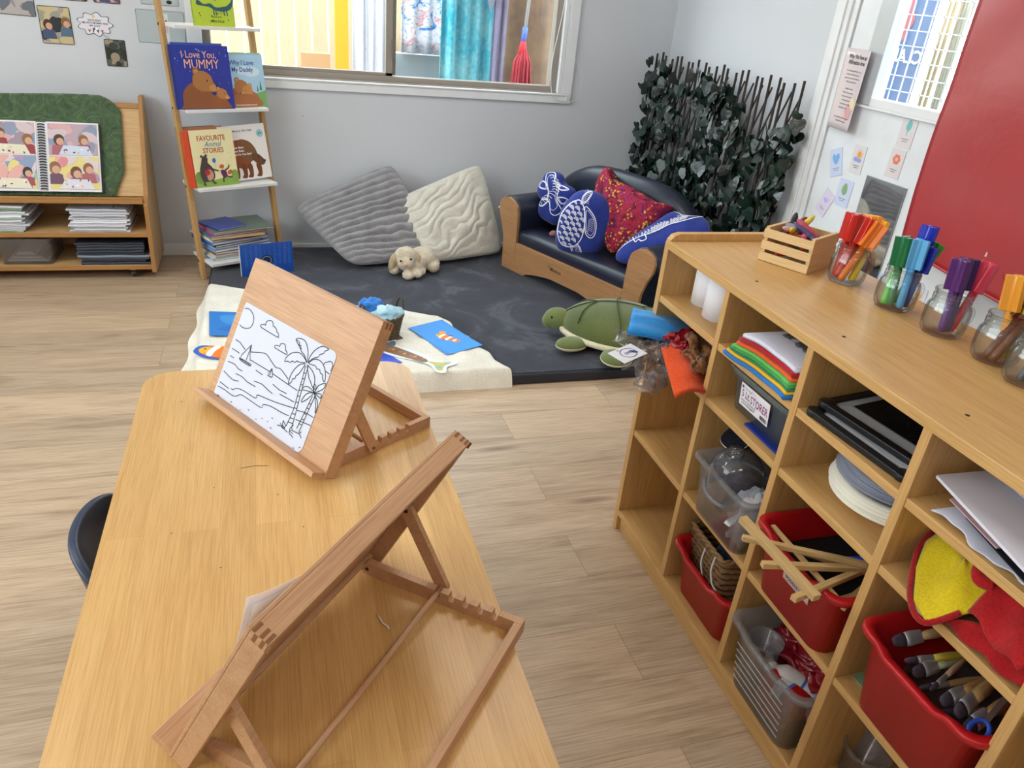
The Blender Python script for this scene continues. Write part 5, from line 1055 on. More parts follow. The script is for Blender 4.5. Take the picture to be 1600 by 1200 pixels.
fused('body', t, DOGM, [((.085, .06, .060), (.072, .085, .058)), ((.055, .0, .052), (.055, .06, .050)), ((.0, -.02, .085), (.064, .056, .058)), ((.0, -.068, .070), (.040, .034, .032)), ((-.010, -.072, .066), (.030, .032, .026)),
    ((.045, -.062, .024), (.028, .062, .024), (0, 0, .5)), ((.075, -.03, .024), (.03, .05, .024)), ((.012, -.105, .022), (.026, .034, .022), (0, 0, .9)), ((.140, .02, .032), (.036, .045, .031)), ((.150, .075, .03), (.03, .04, .029)), ((-.055, -.035, .025), (.030, .036, .024))], .005, .006)
for sx, c in ((-1, (-.066, -.035, .062)), (1, (.062, -.020, .070))):
    q = MB(fabric('#cdb998', '#a8926e', 200, rough=1, bs=.9, var=30)); q.sphere(c, (.020, .034, .050), 14, 10, rot=(0, sx*-.22, 0)); q.build('ear', t)
for c in ((-.026, -.098, .094), (.024, -.093, .103)): MB(plas('#15100d', .12)).sphere(c, .0062, 10, 8).build('eye', t)
MB(fabric('#d9b49c', '#c09880', 100)).sphere((-.004, -.104, .074), (.012, .007, .008), 10, 8).build('nose', t)
TG = fabric('#66703f', '#4f5a32', 200, var=7, bs=.3, sheen=.4); TL = fabric('#717c46', '#5b6636', 200, var=7, bs=.3, sheen=.4)
t = thing('plush_turtle', 'large green plush turtle lying on the front edge of the mat', 'soft toy', (1.418, 2.765, MH+.001), (0, 0, radians(155)))
# local +x = heading
def shellf(p):
    a = 1-.10*(p.x/.25); return Vector((p.x, p.y*a, p.z if p.z > -.05 else -.05+(p.z+.05)*.1))
b = MB(TG); b.sphere((0, 0, .075), (.245, .180, .110), 48, 30, fn=shellf); b.build('shell', t)
def onshell(x, y, g=.002):
    a = 1-.10*(x/.25); q = 1-(x/.245)**2-(y/(.190*a))**2; return (x, y, .075+.115*sqrt(max(q, 0))+g)
b = MB(fabric('#3f4a24', '#2c3518', 100))
def seam(pts):
    o_ = smooth_line(pts, 6); b.tube([onshell(x, y, .0008) for x, y in o_], .0026, 5)
seam([(.10, .0), (.02, .0), (-.09, .0)]); seam([(.10, .0), (.15, .06), (.17, .115)]); seam([(.10, .0), (.16, -.055), (.185, -.10)]); seam([(.02, .0), (.01, .08), (-.01, .165)]); seam([(.02, 0), (.01, -.08), (.0, -.165)]); seam([(-.09, 0), (-.14, .06), (-.16, .115)]); seam([(-.09, 0), (-.15, -.06), (-.17, -.11)]); seam([(.10, 0), (.19, 0.01), (.235, .0)])
b.build('shell_seam', t)
b = MB(fabric('#ddd6b8', '#c2ba98', 160)); b.tube([(.243*cos(a), .190*(1-.10*cos(a))*sin(a), .046) for a in [2*pi*k/56 for k in range(56)]], .013, 10, closed=True); b.build('shell_rim', t)
b = MB(fabric('#e0dabf', '#c8c0a2', 160)); b.sphere((0, 0, .032), (.225, .172, .030), 36, 12); b.build('belly', t)
fused('head', t, TL, [((.262, .0, .075), (.065, .048, .050)), ((.225, 0, .070), (.05, .045, .045)), ((.295, .0, .062), (.038, .040, .036))], .005)
for sy in (1, -1): MB(plas('#16140f', .12)).sphere((.288, sy*.038, .092), .0058, 10, 8).build('eye', t)
def flipper(c, r, rot, bottom=False):
    q = MB(TL); q.sphere(c, r, 22, 12, rot=rot); o = q.build('flipper', t)
    w = MB(fabric('#ddd6b8', '#c2ba98', 160)); w.sphere((c[0], c[1], c[2]-.004), (r[0]*1.01, r[1]*1.02, r[2]*.72), 22, 12, rot=rot); w.build('flipper_underside', o)
flipper((.185, .165, .034), (.070, .050, .030), (0, 0, .5)); flipper((.160, -.205, .026), (.088, .050, .024), (0, 0, -.55)); flipper((-.010, .225, .030), (.082, .066, .027), (0, 0, 1.3)); flipper((-.16, -.19, .026), (.070, .048, .024), (0, 0, .6)); flipper((-.2, .15, .026), (.06, .045, .024), (0, 0, -.6))
q = MB(TL); q.cyl((-.235, 0, .04), (-.285, 0, .03), .02, .004); q.build('tail', t)
# ================================================================ trellis with artificial ivy
P0, P1 = Vector((2.135, 2.83, .06)), Vector((2.070, 4.08, .06)); tdir = (P1-P0).normalized()
t = thing('ivy_trellis', 'expanding dark willow trellis covered with artificial ivy, behind the sofa', 'trellis', M=frame(P1, -tdir, (0, 0, 1)))   # x along, y up, z out
TW = (P1-P0).length; SLAT = wood('#332824', '#181210', 'Y', rough=.7, name='willow_slat')
b = MB(SLAT); c = MB(SLAT)
for i in range(24):
    x = .015+i*(TW-.03)/23; h = 1.10+.012*sin(i*1.7); lx = .012*sin(i*2.3); z0 = MH+.0-.055
    b.cyl((x, .004, .014), (x+lx, h, .014), .0058, seg=6)
for i in range(-5, 22):
    x0, x1 = i*.068, i*.068+.42; y0, y1 = .02, 1.06
    if x0 < 0: y0 += (0-x0)/.42*1.04; x0 = 0
    if x1 > TW: y1 -= (x1-TW)/.42*1.04; x1 = TW
    if y1-y0 > .06: c.cyl((x0, y0, .004), (x1, y1, .004), .0044, seg=5)
b.build('upright_slats', t); c.build('diagonal_slats', t)
def leafmat(h, d, nm):
    m, tt, p = base(nm, .3, 0, .5); v = coords(tt); n = noi(tt, v, 25, 3); tt.links.new(ramp(tt, n.outputs[0], [(.3, lin(d)), (.65, lin(h))]), p.inputs['Base Color']); bump(tt, p, n.outputs[0], .5, .01); return m
LM = [leafmat('#10201a', '#08110c', 'ivy_leaf'), leafmat('#152b21', '#0b1812', 'ivy_leaf_mid'), leafmat('#20372d', '#11201a', 'ivy_leaf_pale')]
LEAF = smooth_line([(0, 0), (.30, -.10), (.50, .10), (.46, .42), (.30, .62), (.16, .86), (0, 1.0), (-.16, .86), (-.30, .62), (-.46, .42), (-.50, .10), (-.30, -.10)], 2, True)
b = MB(LM[0]); RL = random.Random(11); cnt = 0
def dens_ok(x, y):
    n = mnoise.noise(Vector((x*4.2, y*4.2, 3.3)))
    edge = .35 if y > .98 else 0
    return n+.30+(.22 if x < TW*.25 else 0)+(.18 if y < .6 else 0) > edge
while cnt < 1050:
    x, y = RL.uniform(-.04, TW+.05), RL.uniform(.05, 1.08)
    if not dens_ok(x, y): continue
    cnt += 1; s = RL.uniform(.040, .070); Mx = TR(x, y, RL.uniform(.024, .075), RL.uniform(-.7, .5), RL.uniform(-.8, .8), pi+RL.uniform(-.8, .8)); cup = RL.uniform(.1, .35)
    vs = [(0, .45*s, 0)]+[(px*s, py*s, -cup*s*(px*px+(py-.45)**2*.6)) for px, py in LEAF]; n = len(LEAF)
    b.add(vs, [(0, i+1, (i+1) % n+1) for i in range(n)], RL.choice(LM), Mx, True)
b.build('ivy_foliage', t); b = MB(flat('#2c3a24', .7))
for i in range(12):
    x = .06+i*TW/12.5; y = .1+.1*RL.random(); pts = []
    for k in range(9): pts.append((x, y, .022+.006*sin(k))); x += RL.uniform(-.05, .05); y += .10
    b.tube(smooth_line(pts, 3), .0022, 5)
b.build('ivy_stems', t)
# ================================================================ ladder shelf
LADM = Matrix.Translation((-.345, 3.785, 0)) @ Euler((0, 0, radians(25))).to_matrix().to_4x4(); LK = .172
t = thing('ladder_shelf', 'leaning bamboo ladder shelf with white shelves of picture books', 'shelf', M=LADM)
BAM = wood('#c39a62', '#96703c', 'Z', rough=.5, name='bamboo'); WSH = plas('#e6e5e3', .4)
for x0, z0 in ((0, 0), (.412, MH+.001)):
    q = MB(BAM); zt = 1.335; q.rings([[(x0, LK*z0, z0), (x0+.022, LK*z0, z0), (x0+.022, LK*z0+.034, z0), (x0, LK*z0+.034, z0)], [(x0, LK*zt, zt), (x0+.022, LK*zt, zt), (x0+.022, LK*zt+.034, zt), (x0, LK*zt+.034, zt)]], smooth=False); q.build('side_rail', t, bev=.003)
for z, y0, y1 in ((1.135, .082, .235), (.790, .040, .215), (.445, -.010, .195), (.097, -.070, .160)):
    q = MB(WSH); q.box(.0225, .4115, y0, y1, z-.014, z); q.build('shelf_board', t, bev=.0015)
    q = MB(plas('#55504a', .4, .6)); q.cyl((-.003, LK*z+.017, z-.007), (.0, LK*z+.017, z-.007), .006, seg=10); q.build('bolt', t)
def LW(x, y, z, rx=0, rz=0, ry=0): return LADM @ TR(x, y, z, rx, ry, rz)
def book(lab, M, w, h, th, cover, spine, art=None, name='picture_book', group=None, pages='#e9e6dc', flatlie=False):
    """x width, z height, front faces -y"""
    t = thing(name, lab, 'book', M=M, group=group)
    q = MB(flat(cover, .28)); q.box(0, w, 0, .0016, 0, h); q.box(0, w, th-.0016, th, 0, h); q.box(-.0012, .0010, 0, th, 0, h, flat(spine, .3)); 
    if art: A = Art(q, frame((0, 0, 0), (1, 0, 0), (0, 0, 1)), z=.0003); art(A, w, h)
    q.build('cover', t); q = MB(flat(pages, .8)); q.box(.0011, w-.003, .0017, th-.0017, .002, h-.003); q.build('pages', t); return t
def bear(A, cx, cy, s, c1, c2, c3, flip=1):
    f = flip
    A.blob([(cx-f*.55*s, cy-.05*s), (cx-f*.5*s, cy+.35*s), (cx-f*.2*s, cy+.62*s), (cx+f*.15*s, cy+.60*s), (cx+f*.45*s, cy+.25*s), (cx+f*.62*s, cy+.0*s), (cx+f*.62*s, cy-.15*s), (cx-f*.55*s, cy-.15*s)], c2)
    A.ell(cx-f*.02*s, cy+.95*s, .12*s, .13*s, c2); A.ell(cx-f*.02*s, cy+.95*s, .07*s, .08*s, c3)
    A.blob([(cx-f*.15*s, cy+.55*s), (cx-f*.12*s, cy+.85*s), (cx+f*.15*s, cy+.98*s), (cx+f*.42*s, cy+.85*s), (cx+f*.50*s, cy+.62*s), (cx+f*.62*s, cy+.46*s), (cx+f*.52*s, cy+.34*s), (cx+f*.28*s, cy+.36*s), (cx+f*.05*s, cy+.38*s)], c1)
    A.ell(cx+f*.48*s, cy+.46*s, .14*s, .10*s, c3); A.ell(cx+f*.60*s, cy+.52*s, .045*s, .035*s, '#1c1310'); A.ell(cx+f*.30*s, cy+.68*s, .025*s, .03*s, '#1c1310')
def art_mummy(A, w, h):
    A.rect(0, 0, w, h, '#2a3a9c', .25); A.rect(.0, 0, .012, h, '#22307e'); 
    for i in range(46):
        x, y = RL.uniform(.02, w-.01), RL.uniform(.01, h-.01); r = RL.uniform(.0008, .0024); A.ell(x, y, r, r, RL.choice(['#8fa6f0', '#dfe6ff', '#5e74d4']))
    A.text('I Love You,', .125, h-.052, .042, '#f0b6a6', .004, wide=.80); A.text('MUMMY', .132, h-.095, .054, '#f4b79c', 0, wide=.80)
    bear(A, .105, .026, .140, '#a8713c', '#8c5430', '#c08a50'); A.poly([(.02, .003), (.20, .003), (.19, .02), (.03, .03)], '#8c5430'); bear(A, .195, .016, .075, '#b47844', '#96582e', '#cf9a60')
def art_daddy(A, w, h):
    A.rect(0, 0, w, h, '#a9cfe8', .25); A.poly([(0, 0), (w, 0), (w, .075), (.15, .06), (0, .04)], '#7fb069'); A.ell(.14, h-.075, .045, .022, '#d4e8f6'); A.ell(.11, h-.07, .05, .02, '#cfe4f4')
    A.poly([(w-.03, .075), (w-.018, .075), (w-.024, .12)], '#3c8450'); A.poly([(w-.045, .07), (w-.035, .07), (w-.04, .10)], '#4a9060')
    A.text('Why I Love', .100, h-.045, .028, '#1d4f9c', .018, wide=.9); A.text('My Daddy', .100, h-.075, .028, '#1d4f9c', .018, wide=.9)
    bear(A, .068, .020, .105, '#b07444', '#9a5f3c', '#cf9a6a'); bear(A, .125, .02, .080, '#c88a4c', '#b0703e', '#dcab70', -1); A.blob([(.03, .005), (.04, .05), (.10, .06), (.16, .045), (.175, .005)], '#a96a40'); A.text('illustrated by Daniel Howarth', .10, .008, .0085, '#ffffff', .012)
def art_animals(A, w, h):
    A.rect(0, 0, w, h, '#f0e6b4', .3); A.rect(0, 0, .028, h, '#d8502a'); A.rect(.024, 0, .030, h, '#b83c1c'); A.poly([(.03, 0), (w, 0), (w, .045), (.12, .03), (.03, .04)], '#8fb052'); A.ell(.05, .045, .022, .028, '#7a9c48'); A.ell(w-.015, .04, .018, .03, '#88a850')
    A.text('FAVOURITE', .132, h-.048, .033, '#b85030', .016, wide=.80); A.text('Animal', .135, h-.075, .034, '#2a8cb0', .006, wide=.85, shear=.35); A.text('STORIES', .135, h-.103, .032, '#b85030', .016, wide=.86)
    for i in range(16): x, y = RL.uniform(.04, w-.01), RL.uniform(.06, h-.01); A.ell(x, y, .0022, .0012, RL.choice(['#7a9c48', '#c8a040', '#5a9a8a']), RL.random()*3)
    A.blob([(.062, .030), (.055, .075), (.066, .110), (.075, .135), (.09, .142), (.10, .128), (.098, .11), (.115, .09), (.125, .055), (.115, .03), (.09, .024)], '#4d3f42'); A.ell(.072, .140, .006, .006, '#4d3f42'); A.ell(.094, .143, .006, .006, '#4d3f42'); A.blob([(.09, .03), (.085, .06), (.10, .08), (.118, .06), (.112, .035)], '#c79880'); A.ell(.090, .066, .013, .013, '#b82c2c'); A.line([(.10, .095), (.125, .075), (.145, .07)], .007, '#4d3f42'); A.line([(.07, .03), (.066, .012), (.075, .010)], .009, '#4d3f42'); A.line([(.105, .03), (.118, .014), (.125, .018)], .009, '#4d3f42')
    A.ell(.130, .118, .009, .011, '#3c78b8'); A.line([(.130, .106), (.133, .075)], .0008, '#777777'); A.blob([(.155, .07), (.16, .045), (.17, .035), (.185, .045), (.178, .07)], '#6a2c60'); A.blob([(.150, .085), (.16, .098), (.175, .092), (.168, .080)], '#c96a30'); A.line([(.165, .04), (.162, .015)], .005, '#3a2a2a'); A.line([(.18, .045), (.20, .035), (.21, .04)], .005, '#3a2a2a'); A.line([(.178, .07), (.195, .08), (.20, .092)], .006, '#2c3a34'); A.ell(.200, .060, .013, .009, '#c4662c', .6)
def art_brown(A, w, h):
    A.rect(0, 0, w, h, '#eeeae6', .3); A.ell(w-.028, h-.045, .018, .018, '#9cccd0'); A.line([(w-.036, h-.05), (w-.030, h-.040), (w-.024, h-.046), (w-.018, h-.042)], .004, '#2a5a60')
    A.text('Bill Martin Jr / Eric Carle', .110, h-.030, .0125, '#26262a', .02, wide=.9)
    A.blob([(.035, .035), (.030, .09), (.028, .15), (.05, .182), (.095, .190), (.14, .180), (.165, .15), (.175, .115), (.170, .09), (.14, .085), (.125, .06), (.10, .05), (.07, .06), (.06, .035)], '#8a4a2a')
    A.blob([(.028, .15), (.05, .182), (.075, .18), (.07, .11), (.055, .05), (.04, .03), (.03, .06)], '#b0532c'); A.blob([(.09, .188), (.14, .18), (.17, .14), (.17, .10), (.12, .09), (.095, .12)], '#7c5430')
    A.blob([(.145, .115), (.175, .118), (.20, .095), (.21, .075), (.195, .062), (.17, .07), (.15, .09)], '#6a4428'); A.ell(.207, .082, .006, .005, '#14100e'); A.ell(.178, .102, .003, .003, '#14100e')
    for x0 in (.045, .085, .115, .16): A.blob([(x0, .07), (x0+.005, .03), (x0-.005, .014), (x0+.022, .013), (x0+.024, .07)], '#74401f')
    A.text('Brown Bear,', .078, .150, .014, '#f4f0ea', .03); A.text('Brown Bear,', .078, .134, .014, '#f4f0ea', .03); A.text('What Do You See?', .095, .118, .013, '#f4f0ea', .03)
def art_shapes(A, w, h):
    A.rect(0, 0, w, h, '#b8cf3a', .3)
    for i, ch in enumerate('Shapes'): A.text(ch, .026+i*.028, .118, .055, ['#2c8c8a', '#d8563c', '#e0902c', '#3c78b8', '#d8402c', '#4aa050'][i], .03)
    A.blob([(.025, .105), (.05, .088), (.08, .092), (.10, .078), (.13, .080), (.155, .088), (.175, .11), (.170, .14), (.180, .14), (.184, .11), (.170, .076), (.14, .062), (.10, .064), (.07, .078), (.02, .084)], '#2c5a66')
    for x in (.09, .10, .135, .148): A.line([(x, .07), (x+.002, .045)], .005, '#2c5a66')
    for i in range(9): A.ell(RL.uniform(.015, w-.01), RL.uniform(.02, .06), .003, .003, '#7a5a2a')
    A.text('illustrated by', .10, .036, .009, '#3a3a20', .01); A.text('Axel Holt', .10, .016, .016, '#3a3a20', .005, shear=.3)
tl = radians(-9)
book('lime green Shapes picture book with a crocodile on the top ladder shelf', LW(.118, .100, 1.1352, tl, radians(-3)), .178, .235, .016, '#b8cf3a', '#8aa82a', art_shapes)
book('book with patterned spine just behind the green Shapes book', LW(.140, .124, 1.1352, tl, radians(-3)), .170, .225, .012, '#c8b080', '#d8a040')
book('dark blue I Love You, Mummy picture book with brown bears', LW(-.010, .060, .7902, tl, radians(-2)), .262, .268, .012, '#2a3a9c', '#1f2c80', art_mummy)
book('pale blue Why I Love My Daddy picture book with bears', LW(.222, .079, .7902, tl, radians(1)), .205, .232, .010, '#a9cfe8', '#8cb8d8', art_daddy)
book('blue backed thin book hidden behind the dark blue bear book', LW(.010, .082, .7902, tl, radians(-2)), .225, .276, .010, '#3a5ab0', '#2a4890')
book('green thin book hidden behind the pale blue bear book', LW(.248, .097, .7902, tl, radians(0)), .178, .238, .010, '#8fc0b0', '#78a89a')
book('cream Favourite Animal Stories book with an orange spine', LW(-.005, .015, .4452, tl, radians(4)), .240, .256, .016, '#f0e6b4', '#d8502a', art_animals)
book('white Brown Bear picture book tilted on the third ladder shelf', LW(.186, .058, .4482, tl, 0, radians(-3)), .232, .256, .008, '#eeeae6', '#ded8d0', art_brown)
book('orange covered book lying back behind the cream story book', LW(.020, .070, .4452, radians(-16), radians(4)), .205, .262, .010, '#d0743a', '#b05a28')
book('thin book with striped page edges behind the cream story book', LW(.010, .095, .4452, radians(-16), radians(4)), .19, .26, .006, '#5a5048', '#8a6a50')
ST = [('#a8c8d4', '#7fb0c4', .30, .23), ('#d8dadc', '#c4ccd4', .29, .22), ('#bfa890', '#c8b8a0', .27, .21), ('#7a3a30', '#8a4438', .26, .22), ('#5a88b4', '#6a9cc8', .30, .22), ('#8aa8c8', '#9ab8d4', .29, .21), ('#3c2c44', '#4a3448', .25, .22), ('#2d68c0', '#2f6fd0', .295, .225), ('#c9b890', '#d8ccb0', .29, .22), ('#e0dcd0', '#ece8dc', .27, .215), ('#d8a868', '#d0a058', .26, .21), ('#4a6a8a', '#56789a', .29, .21), ('#c84a74', '#d8557f', .27, .20), ('#6a7a6c', '#76866f', .30, .225)]
SN = ['pale blue', 'white', 'tan', 'rust red', 'steel blue', 'greyish blue', 'dark purple', 'royal blue', 'beige', 'ivory', 'ochre', 'slate', 'pink', 'grey green']
z = .0975
for i, (c1, c2, w, d) in enumerate(ST):
    th = [.011, .008, .010, .012, .014, .010, .011, .014, .008, .007, .007, .008, .010, .007][i]; x0 = .04+.022*RL.random(); y0 = -.045+.02*RL.random()
    M_ = LW(x0, y0, z+.0003, 0, radians(RL.uniform(-7, 9))) @ Matrix(((1, 0, 0, 0), (0, 0, 1, 0), (0, -1, 0, 0), (0, 0, 0, 1))) @ TR(0, -th, 0)
    book(SN[i]+' picture book in the pile on the lowest ladder shelf'+(', bottom of the pile' if i == 0 else ''), LW(x0, y0, z+th+.0003, radians(-90), radians(RL.uniform(-7, 9)) ), w, d, th, c1, c2, group='books piled on the lowest ladder shelf'); z += th+.0006
book('small blue book lying on the very top of the ladder shelf pile', LW(.085, -.03, z+.008, radians(-90), radians(12)), .16, .17, .007, '#3a4a9c', '#30408c')
def art_sea(A, w, h):
    A.rect(0, 0, w, h, '#1d4fa8', .3)
    for i in range(10): x = .02+i*w/11; A.poly([(x, h*.3), (x+.014, h*.3), (x+.010+.01*sin(i), h-.004), (x+.004, h-.004)], ['#2560b8', '#2a58b4', '#3a5cb8'][i % 3])
    A.ell(.125, .070, .030, .026, '#16284a'); A.line(ell(.125, .070, .022, .019, 0, 16), .003, '#8aa0b4', True)
    for i in range(8): A.ell(.03+RL.random()*.2, .03+RL.random()*.1, .0015, .0015, '#8fb4e8')
book('open blue ocean board book standing on the mat in front of the ladder shelf', LW(.120, -.185, MH+.001, radians(-4), radians(-8)), .255, .150, .010, '#1d4fa8', '#e4e8ec', art_sea)
# ================================================================ book display unit
W_BC = lambda ax='X': wood('#d0ab78', '#a37a48', ax, rough=.5, name='display_birch'); W_BCE = lambda ax='X': wood('#b5834a', '#8c5e2e', ax, rough=.5, name='display_edge')
BX = -.573; t = thing('book_display', 'low wooden display bookcase on castors at the left wall', 'bookcase', (BX, 0, 0)); BK = t
YZ = Matrix(((0, 0, 1, 0), (1, 0, 0, 0), (0, 1, 0, 0), (0, 0, 0, 1)))
sp = [(3.815, .032), (4.158, .032), (4.162, .80), (4.085, .80), (4.060, .76), (3.866, .40), (3.815, .36)]
for x0 in (0, -1.24):
    q = MB(W_BC('Z')); q.prism(sp, x0, x0+.018, W_BC('Z'), YZ, mside=W_BCE('Z')); q.build('side_panel', t, bev=.002)
for z, y0 in ((.049, 3.815), (.208, 3.817)):
    q = MB(W_BC('X')); q.box(-1.222, 0, y0, 4.156, z, z+.018); q.box(-1.222, 0, y0-.002, y0, z, z+.019, W_BCE('X')); q.build('shelf_board', t)
q = MB(W_BC('X')); q.box(-1.222, 0, 4.146, 4.156, .067, .76); q.build('back_panel', t)
q = MB(W_BCE('X')); q.box(-1.222, -.001, 3.818, 3.874, .364, .384); q.box(-1.222, -.001, 3.818, 3.826, .384, .394); q.build('display_ledge', t, bev=.002)
dn = Vector((0, .22, .405)).normalized(); DM = frame((BX, 3.873, .3925), (1, 0, 0), dn)    # x right, y up the slope, z towards the room
DML = frame((0, 3.873, .3925), (1, 0, 0), dn)
q = MB(W_BC('X')); q.box(-1.222, -.001, -.005, .425, -.010, 0, None, DML); q.build('display_board', t); q = MB(W_BCE('X')); q.box(-1.222, -.001, .405, .43, -.012, .006, None, DML); q.build('top_rail', t, bev=.002)
for x in (-.09, -1.14):
    for y in (3.85, 4.12):
        q = MB(plas('#3a3c40', .4)); q.cyl((x-.008, y, .019), (x+.008, y, .019), .018, seg=20); q.cyl((x-.009, y, .019), (x+.009, y, .019), .007, seg=12, m=plas('#c8ccd0', .3, .8)); q.box(x-.012, x+.012, y-.012, y+.012, .037, .049, plas('#9a9ea4', .3, .8)); q.build('castor', t)
def clothmat():
    m, tt, p = base('green_crushed_cloth', .6, 0, .4); v = coords(tt); n = noi(tt, v, 14, 5, .65, 3); n2 = noi(tt, v, 50, 3, .6, 2); tt.links.new(ramp(tt, n.outputs[0], [(.32, lin('#2d4426')), (.5, lin('#3f5c33')), (.66, lin('#55733f')), (.74, lin('#76905e'))]), p.inputs['Base Color']); bump(tt, p, n.outputs[0], .9, .02); p.inputs['Sheen Weight'].default_value = .5; return m
def gcl(u, v):
    x = -1.20+(1.20-.075)*u; ytop = .452+.006*sin(u*9); y = -.01+(ytop+.01)*v; rx = -.042
    k = max(0, (x+.17)/.13)
    if v > .5 and k > 0: y = min(y, ytop-.13*k**2)
    if v < .25 and k > .3: x -= (.25-v)*.25*k
    return (x, y, .012+.005*mnoise.noise(Vector((x*14, y*14, 1)))+.003*mnoise.noise(Vector((x*40, y*40, 1))))
b = MB(clothmat()); b.grid(lambda u, v: gcl(u, v), 90, 44, None, DM); tag(b.build('green_cloth', solid=.003), 'moss green crinkled cloth draped over the book display', 'cloth')
def photo(A, x0, y0, x1, y1, seed, pal=None, n=16, kids=3, tbl=True):
    r = random.Random(seed); pal = pal or ['#c99a94', '#b8a0a8', '#8a92a8', '#d8c8a8', '#a8b8a8', '#c0b8c4']; W, H = x1-x0, y1-y0; A.rect(x0, y0, x1, y1, r.choice(pal))
    def cl(pts): return [(min(max(x, x0), x1), min(max(y, y0), y1)) for x, y in pts]
    for i in range(n):
        cx, cy = x0+W*r.random(), y0+H*r.random(); a = r.random()*3; rx, ry = W*r.uniform(.08, .28), H*r.uniform(.06, .2); A.poly(cl(ell(cx, cy, rx, ry, a, 9)), r.choice(pal))
    for i in range(kids):
        cx, cy = x0+W*(i+.5+r.uniform(-.2, .2))/kids, y0+H*r.uniform(.45, .7); s = H*r.uniform(.16, .24)
        A.poly(cl([(cx-s*1.0, cy-s*2.2), (cx-s*.9, cy-s*.9), (cx, cy-s*.55), (cx+s*.9, cy-s*.9), (cx+s*1.1, cy-s*2.2)]), r.choice(['#94343c', '#a04a5c', '#465272', '#6a4860', '#a86068', '#56708a']))
        A.poly(cl(ell(cx, cy, s*.72, s*.85, 0, 14)), r.choice(['#4a2f22', '#6a4630', '#8a6038', '#33241e'])); A.poly(cl(ell(cx+s*.15, cy-s*.25, s*.5, s*.55, 0, 12)), '#d0a088')
    if not tbl: return
    A.poly(cl([(x0+W*.2, y0+H*.02), (x0+W*.9, y0+H*.0), (x0+W*.8, y0+H*.3), (x0+W*.3, y0+H*.32)]), r.choice(['#d8d4e0', '#c9d2e4', '#e0d8c0'])); 
    for i in range(7): cx, cy = x0+W*r.uniform(.3, .8), y0+H*r.uniform(.05, .28); A.poly(cl(ell(cx, cy, W*.03, H*.022, r.random()*3, 7)), r.choice(['#33404a', '#b04848', '#d8b040', '#5a3030', '#f0f0f0']))
# open spiral album
AM = DM @ TR(-.402, .004, .026); t = thing('photo_album', 'open spiral bound photo album of children at craft tables, on the green cloth', 'album', M=AM)
for s_ in (-1, 1):
    q = MB(flat('#e4e2e6', .35)); x0, x1 = (.020, .232) if s_ > 0 else (-.232, -.020); q.box(x0, x1, 0, .315, 0, .006); q.box(x0+.004 if s_ > 0 else x0-.004, x1+.006 if s_ > 0 else x1-.006, -.002, .312, -.004, -.0005, flat('#15161a', .4))
    A = Art(q, TR(0, 0, .006)); P2 = ['#d88a90', '#e0a8a0', '#8a9ab8', '#e0d080', '#90c0a0', '#b090b0', '#d8c8c8']
    a, c = x0+.006, x1-.006
    photo(A, a, .164, c, .308, 3+s_, ['#d8a8a8', '#b8a0ac', '#8c94ac', '#d0bcc0', '#9c8c98'], 14, 2); photo(A, a, .010, c, .160, 8+s_, P2, 18, 3 if s_ > 0 else 2); q.build('page', t)
q = MB(flat('#e8e8ec', .4)); q.box(-.020, .020, 0, .312, -.002, .003); q.build('punched_margin', t); q = MB(plas('#121316', .35))
for i in range(25): y = .010+i*.0121; q.tube([(.013*cos(a), y, .004+.012*sin(a)) for a in [pi*k/6 for k in range(7)]], .0030, 5)
q.build('spiral_binding', t)
def flatstack(n, x0, x1, y0, y1, z, cols, name, lab, g, th=.0082, cat='magazine', jx=.012, cs=None):
    for i in range(n):
        q = MB(flat(RL.choice(cols), .5)); a, c = x0+RL.uniform(-jx, jx), x1+RL.uniform(-jx, jx); yy = y0+RL.uniform(-.006, .006); h = th*RL.uniform(.85, 1.0)
        slab(q, 0, 0, 0, 1, 0, .001) if False else None
        rs = []
        for k in range(11):
            x = a+(c-a)*k/10; dz = .0012*sin(k*1.1+i*.6); rs.append([(x, yy, z+dz), (x, y1, z+dz), (x, y1, z+h+dz), (x, yy+.002, z+h+dz), (x, yy-.0015, z+h*.5+dz)])
        q.rings(rs, smooth=False); o = q.build(name); tag(o, lab, cat, g); z += th
    return z
z = flatstack(13, -.893, -.652, 3.835, 4.09, .2275, ['#dcdce2', '#cfd0d8', '#e4e4e8', '#c8cad4'], 'booklet', 'white edged booklet stacked on the right of the display unit middle shelf', 'booklets, right stack', .0082)
A = Art(MB(flat('#55504e')), TR(0, 0, z+.002)); photo(A, -.885, 3.85, -.66, 4.05, 5, ['#3a3c44', '#8a4038', '#c8c8cc', '#2c3038'], 10, 0); tag(A.mb.build('booklet'), 'dark pictured booklet cover on top of the right booklet stack', 'magazine')
z = flatstack(13, -1.290, -1.072, 3.835, 4.09, .2275, ['#dcdce2', '#cfd0d8', '#e4e4e8', '#c8cad4', '#9ab0a0'], 'booklet', 'white edged booklet stacked on the left of the display unit middle shelf', 'booklets, left stack', .0092, jx=.016)
flatstack(9, -.885, -.590, 3.835, 4.08, .0677, ['#4a5260', '#39404e', '#5a6270', '#7c828e', '#2c3240'], 'folded_cloth', 'dark greyish folded cloth piece in the pile on the lowest display shelf', 'folded dark cloths', .0118, 'cloth', .014)
t = thing('storage_tub', 'clear plastic tub of papers on the lowest shelf of the display unit', 'storage bin', (0, 0, .0677)); tub(t, 'tub_body', -1.40 if False else -1.22, -.985, 3.835, 4.10, .125, CLEARP, taper=.012, r=.02, rim=.006)
b = MB(flat('#d8d0d4', .7)); 
for i in range(6): b.box(-1.19+.01*i, -1.02-.012*i, 3.87, 4.07, .075+i*.008, .081+i*.008, flat(['#e0dce0', '#d8c8cc', '#e8e4e4', '#c8a0a0', '#dcdce4', '#e0d8d8'][i], .7))
